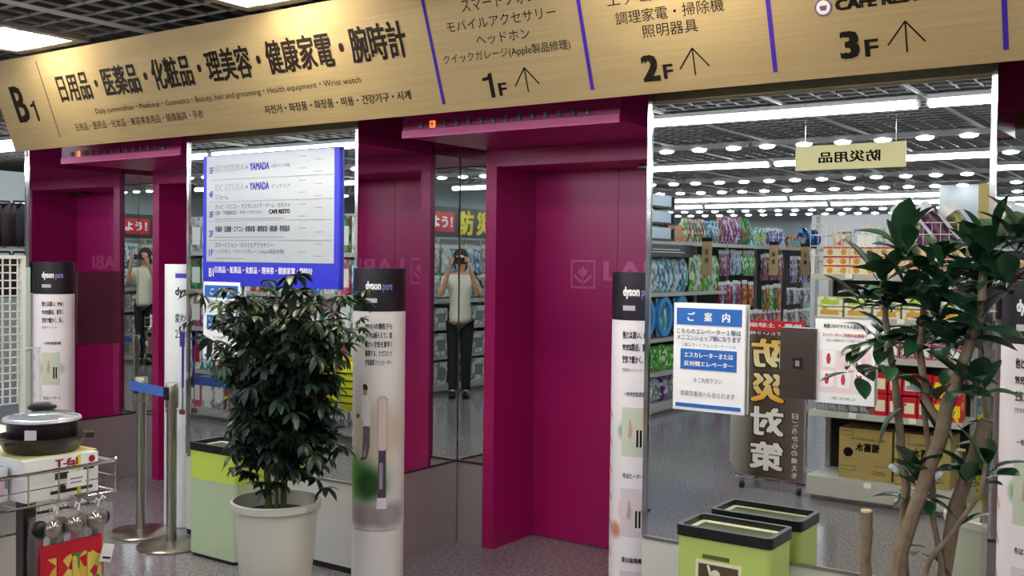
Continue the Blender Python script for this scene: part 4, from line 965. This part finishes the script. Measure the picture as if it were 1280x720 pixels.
back_letter('\u5730\u9707\u30fb\u571f\u7802\u5d29\u308c', -.44, -.02, 1.085, 1.115, M_paper, bc)
back_letter('\u3044\u3056\u3068\u3044\u3046\u6642\u306b', -.42, -.10, 1.035, 1.058, M_paper, bc, .02)
def vgrad(name, z0, z1, c0, c1):
    m = bpy.data.materials.new(name); m.use_nodes = True; nt = m.node_tree; b = nt.nodes['Principled BSDF']
    tc = nt.nodes.new('ShaderNodeTexCoord'); sp_ = nt.nodes.new('ShaderNodeSeparateXYZ'); mr = nt.nodes.new('ShaderNodeMapRange'); mr.inputs['From Min'].default_value = z0; mr.inputs['From Max'].default_value = z1
    r = nt.nodes.new('ShaderNodeValToRGB'); r.color_ramp.elements[0].color = srgb(c0); r.color_ramp.elements[1].color = srgb(c1)
    nt.links.new(tc.outputs['Object'], sp_.inputs[0]); nt.links.new(sp_.outputs[2], mr.inputs['Value']); nt.links.new(mr.outputs[0], r.inputs[0]); nt.links.new(r.outputs[0], b.inputs['Base Color']); return m
gy1, gy2 = vgrad('glyph_yellow_upper', .84, 1.02, 'f4f0c0', 'f0b810'), vgrad('glyph_yellow_lower', .60, .80, 'f0b000', 'f4f0c0')
for s, z, m in (('\u9632',.815,gy1),('\u707d',.585,gy2),('\u5bfe',.365,M_paper),('\u7b56',.135,M_paper)):
    back_letter(s, -.37, -.12, z, z+.205, mat('glyph_edge','2a1810'), bc, .065, .0143); back_letter(s, -.36, -.13, z+.008, z+.197, m, bc, .04, .0158)
for j, s in enumerate('\u65e5\u3054\u308d\u304b\u3089\u306e\u5099\u3048\u3092'): back_letter(s, -.075, -.035, .50-.048*j, .535-.048*j, M_paper, bc, .01)
P('frame', MB().tube([(-.46,-.01,.09),(-.46,-.01,1.10),(.01,-.01,1.10),(.01,-.01,.09)], .01, 6).tube([(-.46,-.01,.075),(.01,-.01,.075),(.01,-.30,.075),(-.46,-.30,.075)], .01, 6, closed=True), M_chrome, bc, smooth=True)
for (xx, yy) in ((-.42,-.01),(-.03,-.01),(-.42,-.29),(-.03,-.29)):
    wv = P('caster', MB().lathe([(.026,-.01),(.026,.01)], 14).xf(Matrix.Translation((xx,yy,.027)) @ Matrix.Rotation(PI/2,4,'Y')), M_black, bc); P('fork', MB().box(xx-.014,xx+.014,yy-.008,yy+.008,.03,.07), M_chrome, wv)

# ---- shelf run seen in the middle mirror
fM = Frame((-5.35,.95,0), PI)
shelf_unit('gondola', 'long shelf unit of boxed goods seen in the middle mirror', 4.2, .45, (.45,.85,1.20,1.55), 1.9, (-5.35,.95,0), PI, back=M_shelf, group=None)
MS = [['white','grey','blue'],['white','pink','grey'],['teal','white','pink'],['blue','pink','white'],['white','dgreen','orange']]
for lv, (z, h) in enumerate(((.105,.30),(.455,.34),(.855,.30),(1.205,.30),(1.555,.32))):
    for bay in range(3):
        row('box', fM, .05+1.4*bay, 1.38+1.4*bay, 8, .04, z, h, .12, [pal[m] for m in MS[(lv+bay) % 5]], '%s product box in bay %s' % (('white','grey','pale pink','pale blue','mixed')[lv], ('one','two','three')[bay]), 'product box', 'boxed goods seen in the middle mirror', [M_paper,M_red if lv == 1 else M_white], 'on level %s' % ('one','two','three','four','five')[lv])
def sale(x, y, z, w_, h, label, m=M_yel, rz=0):
    t = thing('sale_sign', label, 'sign', (x,y,z), rz, 'sale signs at the shelf front')
    P('card', MB().box(-w_/2,w_/2,-.004,.004,0,h), m, t); P('red_bar', MB().box(-w_/2+.01,w_/2-.01,.004,.006,h*.12,h*.3).box(-w_/2+.01,w_/2-.01,.004,.006,h*.75,h*.92), M_red, t)
    P('print_line', MB().box(-w_/2+.02,w_/2-.02,.004,.006,h*.45,h*.5).box(-w_/2+.02,w_/2-.02,.004,.006,h*.58,h*.62), mat('print_olive','8a8420'), t)
sale(-7.35,1.05,.22,.24,.36,'yellow and red sale card behind the reflected belt post'); sale(-6.0,1.02,.40,.2,.3,'yellow and red sale card near the plant reflection')
sale(-7.55,1.0,.75,.30,.34,'white and red offer card high beside the mirror edge', M_paper)
t = thing('blue_bag', 'bright blue standing bag seen through the bushy plant', 'bag', (-6.55,1.06,.22)); put('bag', U_bag, mat('bag_blue','1c50d8',rough=.5), t, scale=(.30,.12,.50)); P('handle', MB().tube([(-.06,.06,.47),(-.05,.06,.58),(.05,.06,.58),(.06,.06,.47)], .008, 6), mat('bag_blue','1c50d8'), t)
for k in range(4):
    t = thing('yellow_pack', 'yellow striped pack seen through the plant, %s from the left' % ORD[k], 'pack', (-6.15+.27*k,1.04,.28), 0, 'yellow striped packs behind the plant')
    put('bag', U_bag, mat('pack_yellow','e8ec20',rough=.4), t, scale=(.24,.12,.40))
    for q in range(5): P('stripe', MB().box(-.10,.10,.118,.124,.06+.06*q,.072+.06*q), M_leafm, t)

# ---- shelf behind the photographer with its header sign (seen in the corner mirrors)
G2X = .50; G2R = -PI/2; f2 = Frame((G2X,.9,0), G2R)
shelf_unit('gondola', 'shelf unit of hanging bags right behind the photographer', 4.2, .45, (.42,.75,1.05), 1.75, (G2X,.9,0), G2R, back=M_shelf, group=None)
hd = thing('header_sign', 'black header sign with red panel and yellow letters above the shelf', 'sign', (G2X,.9,1.76), G2R)
P('board', MB().box(0,4.2,-.02,.02,0,.34), mat('header_black','2a2a28',rough=.4), hd)
P('red_panel', MB().box(.02,1.42,-.024,-.02,.06,.28), M_red, hd)
letter('\u9632\u707d\u3092\u306f\u3058\u3081\u3088\u3046\uff01', (.06,1.38,.10,.24), M_paper, hd, bold=.05, y=-.026)
for k, s in enumerate('\u9632\u707d\u7528\u54c1'): letter(s, (1.50+.33*k,1.78+.33*k,.03,.31), M_yel, hd, bold=.05, y=-.024)
letter('\u5099\u3048\u3066\u5b89\u5fc3\uff01', (2.95,4.1,.08,.26), M_paper, hd, bold=.04, y=-.026)
for lv, (zt, h) in enumerate(((1.70,.34),(1.34,.26))):
    for b_i in range(3): row('hang', f2, .05+1.38*b_i, 1.40+1.38*b_i, 9, .14, zt-h, h, .06, [pal['white'],pal['blue'],pal['grey']], 'clear bluish bag in bay %s' % ('one','two','three')[b_i], 'hanging pack', 'bluish bags hanging behind the photographer', M_paper, 'in the %s hanging row' % ('upper','lower')[lv])
for lv, (z, h) in enumerate(((.105,.26),(.425,.26),(.755,.22))):
    for b_i in range(3): row('box', f2, .05+1.38*b_i, 1.40+1.38*b_i, 6, .04, z, h, .2, [pal['dark'],pal['grey'],pal['white']], 'dark boxed pack in bay %s' % ('one','two','three')[b_i], 'product box', 'boxes on the low shelves behind the photographer', M_grey, 'on the %s shelf' % ('lowest','second','third')[lv])

# ================================================================ WIRE DISPLAY WITH PANS
BX0, BX1, BY0, BY1, BZ0, BZ1 = -3.34, -2.90, 1.60, 1.985, .762, .858
wr = thing('wire_display', 'chrome wire basket stand holding pan boxes and hanging tools', 'display stand', (BX1, BY1, 0))
lx = lambda x_: x_-BX1; ly = lambda y_: y_-BY1
q4 = [(lx(BX0),ly(BY0)),(lx(BX1),ly(BY0)),(lx(BX1),ly(BY1)),(lx(BX0),ly(BY1))]
P('top_rail', MB().tube([(a_,b_,BZ1) for a_,b_ in q4], .006, 8, closed=True), M_chrome, wr, smooth=True)
P('bottom_rail', MB().tube([(a_,b_,BZ0) for a_,b_ in q4], .004, 6, closed=True), M_chrome, wr)
for k in range(5): P('basket_wire', MB().tube([(0,-.385+.096*k,BZ0),(0,-.385+.096*k,BZ1)], .0025, 5), M_chrome, wr)
for k in range(7): P('basket_wire', MB().tube([(-.44,-.385+.064*k,BZ0),(0,-.385+.064*k,BZ0)], .002, 5), M_chrome, wr)
P('mid_wire', MB().tube([(0,-.385,.81),(0,0,.81),(-.44,0,.81)], .002, 5), M_chrome, wr)
P('rail_knob', MB().ball((0,0,BZ1+.004), .008,.008,.008), M_chrome, wr, smooth=True)
P('post', MB().box(-.10,-.06,-.27,-.23,.02,BZ0), M_dsteel, wr); P('foot', MB().box(-.30,.0,-.36,-.12,0,.02), M_dsteel, wr)
P('hook_bar', MB().tube([(-.02,-.25,.735),(-.02,-.02,.735)], .005, 6).tube([(-.08,-.25,.735),(-.02,-.25,.735)], .005, 6), M_chrome, wr)
P('support_panel', MB().box(-.44,-.34,-.385,0,0,BZ0-.01), M_wire, wr)
tb = thing('pan_box', 'white pan set box with red lettering in the chrome wire basket', 'box', (-2.925, 1.94, .768))
P('carton', MB().box(-.33,0,-.24,0,0,.122), M_paper, tb); P('yellow_sheet', MB().box(-.30,-.03,-.235,.015,.1225,.1245), mat('sheet_yellow','efe8a0'), tb)
def xletter(s, y0, y1, z0, z1, m, par, bold=.04, x=.0015):     # lettering on a +x face, reading along +y
    mb = text_mb(s, y0, y1, z0, z1, bold=bold); mb.v = [(x+q_, a_, b_) for a_, b_, q_ in mb.v]; me = bpy.data.meshes.new('lettering'); me.from_pydata(mb.v, [], mb.f); return put('lettering', me, m, par)
xletter('T-fal', -.145, -.07, .092, .116, mat('red_dark','9c1830'), tb)
P('yellow_tape', MB().box(0,.0012,-.072,-.060,.0,.122), mat('tape_yellow','e0dc40'), tb)
P('seal', MB().lathe([(.011,0),(.011,.0015)], 16).xf(Matrix.Translation((0,-.022,.103)) @ Matrix.Rotation(PI/2,4,'Y')), mat('red_dark','9c1830'), tb)
for (a_, b_, c_, d_) in ((-.145,-.10,.055,.075),(-.135,-.11,.02,.04),(-.05,-.015,.072,.083),(-.16,-.02,.012,.022)): P('picture_print', MB().box(0,.001,a_,b_,c_,d_), mat('print_dark','3a2a28'), tb)
t = thing('price_card', 'small white price card clipped to the front of the basket', 'price card', (-2.893,1.845,.80)); P('card', MB().box(0,.003,-.03,.03,0,.045), M_paper, t); P('print_line', MB().box(.003,.004,-.022,.02,.024,.028).box(.003,.004,-.022,.015,.012,.016), M_grey, t)
tb2 = thing('lower_pan_box', 'pale box with grey print at the near end of the basket', 'box', (-3.0, 1.69, .768)); P('carton', MB().box(-.26,0,-.08,0,0,.10), pal['white'], tb2); P('label', MB().box(0,.001,-.06,-.01,.02,.08), M_pink, tb2)
PX, PY, PZ = -3.06, 1.835, .8925
sk = thing('skillet', 'wide black frying pan on the white box', 'pan', (PX, PY, PZ), R(58))
P('body', MB().lathe([(.095,0),(.108,.006),(.128,.045),(.131,.052),(.127,.052),(.122,.04),(.10,.008)], 40), mat('pan_black','221b1c',rough=.3), sk, smooth=True)
P('handle_bracket', MB().box(.118,.150,-.02,.02,.036,.052), M_dsteel, sk)
P('pour_lip', MB().box(-.10,.02,-.134,-.120,.040,.05), M_dsteel, sk)
pt2 = thing('saucepan', 'black saucepan with a price sticker nested in the frying pan', 'pan', (PX, PY, PZ+.012), R(58))
P('body', MB().lathe([(.09,0),(.100,.006),(.103,.078),(.105,.082),(.1,.082),(.097,.07),(.095,.01)], 40), mat('pan_black','221b1c',rough=.3), pt2, smooth=True)
th = R(-60-58+11)
P('price_sticker', MB().box(-.017,.017,-.1055,-.1035,.035,.066).xf(Matrix.Rotation(th+PI/2, 4, 'Z')), M_paper, pt2)
ld = thing('glass_lid', 'glass lid with pale rim and black loop knob on the saucepan', 'lid', (PX, PY, PZ+.0955), R(58))
P('rim', MB().lathe([(.110,-.001),(.115,.003),(.112,.010),(.104,.012),(.1,.008)], 40), mat('rim_pale','cfd0d8',rough=.25,metal=.4), ld, smooth=True)
P('glass', MB().lathe([(.105,.008),(.09,.018),(.05,.027),(.012,.030)], 40), mat('lid_glass','aab4bc',rough=.06,spec=.8,metal=.35), ld, smooth=True)
P('knob', MB().ball((0,0,.040), .043,.018,.014, 18, 8), M_black, ld, smooth=True)
P('knob_loop', MB().tube([(-.03,.012,.042),(-.02,.03,.046),(.02,.03,.046),(.03,.012,.042)], .006, 8), M_black, ld, smooth=True)
# kettle box on a white table behind
tbk = thing('display_table', 'low white display table behind the pans', 'table', (-3.95,1.75,0)); P('top', MB().box(.0,.45,-.35,.30,.86,.885), M_white, tbk)
for (a_,b_) in ((.03,-.32),(.42,-.32),(.03,.27),(.42,.27)): P('leg', MB().box(a_-.015,a_+.015,b_-.015,b_+.015,0,.86), M_wire, tbk)
kb = thing('kettle_box', 'white box printed with a black kettle behind the pans', 'box', (-3.57,1.93,.886)); P('carton', MB().box(-.22,0,-.26,0,0,.19), M_paper, kb)
P('kettle_print', MB().ball((.0008,-.155,.07), .0008,.05,.05), M_black, kb); P('spout_print', MB().tube([(.001,-.11,.085),(.001,-.085,.12),(.001,-.06,.115),(.001,-.045,.08)], .007, 6), M_black, kb)
P('small_print', MB().box(0,.001,-.065,-.03,.035,.06).box(0,.001,-.06,-.035,.135,.15), M_grey, kb)
lb = thing('flat_box', 'white box lying under the kettle box at the left edge', 'box', (-3.36,1.72,.775)); P('carton', MB().box(-.05,.0,-.12,.0,.0,.10), M_paper, lb); C.objects.unlink(lb.children[0]) if False else None
rg = thing('red_tray', 'red perforated tray standing at the left edge', 'tray', (-3.72,2.02,1.078)); P('sheet', MB().box(-.2,-.19,-.30,.02,0,.11), mat('tray_red','a81840',rough=.4), rg)
for k in range(7): P('rib', MB().box(-.19,-.184,-.30+.05*k-.005,-.30+.05*k+.005,0,.11), M_pink, rg)
for k in range(3): P('rib', MB().box(-.19,-.184,-.30,.02,.005+.045*k,.012+.045*k), M_pink, rg)
# white mesh rack with hanging black packs
mr_ = thing('mesh_rack', 'white wire mesh rack at the left edge with black packs', 'display rack', (-4.05,2.345,0))
P('corner_post', MB().box(-.008,.008,-.008,.008,0,1.50), M_wire, mr_); P('rear_post', MB().box(-.014,.014,-.82,-.79,0,1.50), M_wire, mr_)
P('top_bar', MB().box(-.012,.012,-.8,0,1.485,1.50), M_wire, mr_)
mm_ = MB()
for k in range(26): mm_.box(-.003,.003,-.8+.031*k,-.8+.031*k+.005,.9,1.49)
for k in range(20): mm_.box(-.003,.003,-.8,0,.9+.031*k,.905+.031*k)
tag(P('mesh', mm_, M_wire, mr_), kind='stuff')
P('loop', MB().tube([(.02,.0,1.12),(.05,.04,1.13),(.055,.045,.9),(.055,.045,.4)], .006, 6), M_wire, mr_, smooth=True)
P('side_panel', MB().box(-.10,-.09,.04,.085,.2,1.45), mat('panel_green','b4c4bc'), mr_)
for k in range(5):
    t = thing('black_pack', 'black kitchen tool pack hanging on the mesh rack, %s along the row' % ORD[k], 'hanging pack', (-4.02,1.66+.115*k,1.16), PI/2, 'black packs on the mesh rack'); put('bag', U_bag, mat('pack_black','2a262c',rough=.3), t, (0,-.04,0), scale=(.075,.03,.18)); put('header_card', U_hdr, M_paper, t, (0,-.04,0), scale=(.08,.04,.25))
# tools in clear bags hanging under the basket
M_film = mat('clear_film', 'dfe4e6', rough=.12, trans=.0, alpha=.14, spec=.8)
for k in range(7):
    yy = 1.745+.034*k; t = thing('bagged_ladle', 'cooking tool in a clear bag under the basket, %s from the left' % ORD[k], 'cooking tool', (-2.925+.02*(k%2), yy, .735), R(90)+random.uniform(-.3,.3), 'bagged cooking tools under the basket')
    P('hook', MB().tube([(0,.0,0),(.006,0,.014),(.014,0,.006),(.010,0,-.012)], .004, 6), M_paper, t, smooth=True)
    P('handle', MB().box(-.009,.009,-.006,.006,-.25,-.06), M_black if k % 3 else mat('tool_red','a01838'), t)
    P('tool_head', MB().ball((0,0,-.055), .030,.020,.030, 12, 6), mat('tool_steel','c0b8b0',rough=.15,metal=.9) if k % 2 else M_black, t, smooth=True)
    put('bag_film', U_bag, M_film, t, (0,-.02,-.26), scale=(.075,.04,.25))
for k in range(4):
    yy = 1.75+.05*k; t = thing('tool_card', 'red and yellow backing card, %s from the left below the bagged tools' % ORD[k], 'pack', (-2.885, yy, .47), R(90), 'red and yellow cards below the bagged tools')
    P('card', MB().box(-.024,.024,-.003,.003,0,.17), pmat(['e0c860','d8b040','c8102e','4c8c3c'],30), t); P('red_top', MB().box(-.025,.025,-.004,.004,.13,.17), M_red, t)
t = thing('price_tag', 'white price tag on the bagged tools', 'price tag', (-2.868,1.925,.555), R(90)); P('tag', MB().box(-.02,.02,-.001,.001,0,.055).xf(Matrix.Rotation(.3,4,'Y')), M_paper, t); P('barcode', MB().box(-.012,.016,-.0025,-.001,.01,.016).xf(Matrix.Rotation(.3,4,'Y')), M_ink, t)
for k in range(5):
    t = thing('dark_tool', 'dark handled tool in a bag at the lower left corner, %s in line' % ORD[k], 'cooking tool', (-3.00,1.50+.03*k,.66), R(90), 'dark tools at the lower left corner')
    P('handle', MB().box(-.009,.009,-.006,.006,-.22,-.02), M_black, t); put('bag_film', U_bag, M_film, t, (0,-.03,-.20), scale=(.09,.06,.24)); P('label', MB().box(-.015,.015,-.012,-.010,-.17,-.12), M_paper, t)
P('tool_bar', MB().tube([(lx(-3.0),ly(1.48),.665),(lx(-3.0),ly(1.72),.665),(lx(-3.0),ly(1.72),.76)], .004, 6), M_chrome, wr)

# ---- bags and clothes beyond the left end of the lobby
rk = thing('clothes_rail', 'steel rail of dark bags far left beyond the lifts', 'rack', (-9.6,5.45,0), R(30))
P('bar', MB().tube([(-.9,0,1.98),(.9,0,1.98)], .015, 8).tube([(-.9,0,1.58),(.9,0,1.58)], .015, 8), M_chrome, rk, smooth=True)
for s in (-.9,.9): P('stand', MB().tube([(s,0,0),(s,0,2.0)], .018, 8), M_chrome, rk, smooth=True)
fk = Frame((-9.6,5.45,0), R(30))
for lv in range(2):
    for k in range(12):
        t = thing('hanging_bag', 'dark bag hanging on the %s bar, %s from the left' % (('lower','upper')[lv], ORD[k]), 'bag', fk.at(-.8+.145*k,.0,(1.10,1.58)[lv]), R(30)+PI/2-.5, 'dark bags on the far left rail')
        put('bag', U_bag, mat('bag_dark' if k % 3 else 'bag_brown', '26262c' if k % 3 else '3a2f2c', rough=.6), t, (0,-.05,0), scale=(.34,.12,.40)); P('strap', MB().tube([(-.08,0,.36),(-.05,0,.43),(.05,0,.43),(.08,0,.36)], .010, 6), M_black, t)

# ================================================================ THE PHOTOGRAPHER (seen in the corner mirrors)
def skin_obj(name, pts, edges, m, parent, sub=2, root=0):
    me = bpy.data.meshes.new(name); me.from_pydata([p[:3] for p in pts], edges, [])
    o = bpy.data.objects.new(name, me); C.objects.link(o); me.materials.append(m); o.parent = parent
    bm = bmesh.new(); bm.from_mesh(me); ly_ = bm.verts.layers.skin.verify(); bm.verts.ensure_lookup_table()
    for i, p in enumerate(pts): bm.verts[i][ly_].radius = (p[3], p[3]); bm.verts[i][ly_].use_root = (i == root)
    bm.to_mesh(me); bm.free()
    md = o.modifiers.new('skin', 'SKIN'); md.use_smooth_shade = True; s = o.modifiers.new('sub', 'SUBSURF'); s.levels = sub; s.render_levels = sub
    return o
def person():
    t = thing('person', 'person in a cream top and black trousers taking the photo', 'person', (.155,-.225,0), YAW)
    M_skin = mat('skin','d0a085',rough=.5); M_top = mat('top_cream','e4e2d4',rough=.8); M_tr = mat('trousers_black','1a1a1e',rough=.8); M_hair = mat('hair_black','17120f',rough=.5)
    # body: pelvis root, spine, neck, head; arms raised to the phone
    pts = [(0,0,.88,.06),(0,0,1.02,.07),(0,0,1.20,.10),(0,.0,1.31,.085),(0,.005,1.37,.042),(0,.01,1.43,.055),(0,.02,1.50,.078),(0,.015,1.57,.062)]
    ed = [(i,i+1) for i in range(7)]
    for s in (-1,1):
        b0 = len(pts); pts += [(s*.15,0,1.30,.045),(s*.21,.07,1.16,.036),(s*.20,.13,1.13,.036),(s*.14,.21,1.32,.028),(s*.105,.255,1.45,.022),(s*.10,.262,1.475,.024)]
        ed += [(3,b0)]+[(b0+i,b0+i+1) for i in range(5)]
        b1 = len(pts); pts += [(s*.075,0,.84,.07),(s*.07,.01,.48,.05),(s*.07,0,.10,.032),(s*.075,.06,.045,.03),(s*.08,.13,.03,.022)]
        ed += [(0,b1)]+[(b1+i,b1+i+1) for i in range(4)]
    skin_obj('body', pts, ed, M_skin, t)
    # shirt
    sp_ = [(0,0,.80,.135),(0,0,.90,.135),(0,0,1.02,.12),(0,0,1.18,.125),(0,0,1.30,.10),(0,.003,1.345,.06)]; se = [(0,1),(1,2),(2,3),(3,4),(4,5)]
    for s in (-1,1): b0 = len(sp_); sp_ += [(s*.15,0,1.30,.062),(s*.195,.045,1.21,.055)]; se += [(4,b0),(b0,b0+1)]
    skin_obj('top', sp_, se, M_top, t, 2)
    tp = [(0,0,.90,.12)]; te = []
    for s in (-1,1): b0 = len(tp); tp += [(s*.075,0,.80,.09),(s*.07,.01,.48,.068),(s*.07,0,.14,.056),(s*.07,0,.06,.055)]; te += [(0,b0),(b0,b0+1),(b0+1,b0+2),(b0+2,b0+3)]
    skin_obj('trousers', tp, te, M_tr, t, 2)
    hb = MB().ball((0,-.005,1.535), .092,.100,.098, 20, 12); hb.v = [(x_, min(y_, .052), z_) for x_, y_, z_ in hb.v]; P('hair', hb, M_hair, t, smooth=True)
    P('hair_back', MB().ball((0,-.05,1.45), .075,.05,.09, 16, 10), M_hair, t, smooth=True)
    P('nose', MB().ball((0,.108,1.485), .010,.014,.016), M_skin, t, smooth=True); P('mouth', MB().ball((0,.098,1.452), .022,.006,.006), mat('lips','a05a50'), t, smooth=True)
    for s in (-1,1):
        P('eye', MB().ball((s*.030,.096,1.507), .012,.006,.006), M_hair, t, smooth=True); P('ear', MB().ball((s*.083,.01,1.50), .010,.018,.028), M_skin, t, smooth=True)
        P('shoe', MB().ball((s*.075,.05,.04), .046,.12,.042, 16, 8).box(s*.075-.04,s*.075+.04,-.05,.14,0,.014), mat('shoe_black','121214',rough=.4), t, smooth=True)
        # palm with fingers: root, then each finger a chain curling round the phone
        hp = [(s*.10,.262,1.475,.020),(s*.092,.275,1.50,.020)]; he = [(0,1)]
        for k, (dz, ln) in enumerate(((.030,.9),(.016,1.0),(.002,.95),(-.012,.75))):
            b0 = len(hp); z0 = 1.50+dz; hp += [(s*.088,.284,z0,.0085),(s*.076,.294,z0+.004,.008),(s*(.070-.018*ln),.297,z0+.002,.007)]; he += [(1,b0),(b0,b0+1),(b0+1,b0+2)]
        b0 = len(hp); hp += [(s*.090,.262,1.492,.010),(s*.072,.258,1.496,.009),(s*.055,.262,1.500,.008)]; he += [(0,b0),(b0,b0+1),(b0+1,b0+2)]
        skin_obj('hand', hp, he, M_skin, t, 1)
    # shoulder bag
    bgm = pmat(['8c8478','c8c0b0','5c5448'], 40)
    put('shoulder_bag', U_bag, bgm, t, (-.26,-.09,.93), (0,0,PI/2), (.26,.10,.30))
    P('bag_strap', MB().tube([(-.25,-.06,1.20),(-.17,-.03,1.36),(-.14,.0,1.38),(-.17,.06,1.33),(-.25,.04,1.20)], .009, 6), mat('strap_black','1c1a1a'), t, smooth=True)
    return t
person()
ph = thing('phone', 'black phone held up in both hands by the photographer', 'phone', (0,0,0)); 
ph.location = (-fw.x*.02, -fw.y*.02, 1.497); ph.rotation_euler = (0,0,YAW)
P('phone_body', MB().rbox(-.070,.070,-.004,.004,-.037,.037,.0038), M_black, ph); P('screen', MB().box(-.062,.062,-.0048,-.004,-.031,.031), mat('screen_dim','3a4048',emit='8a90a0',es=.3), ph)
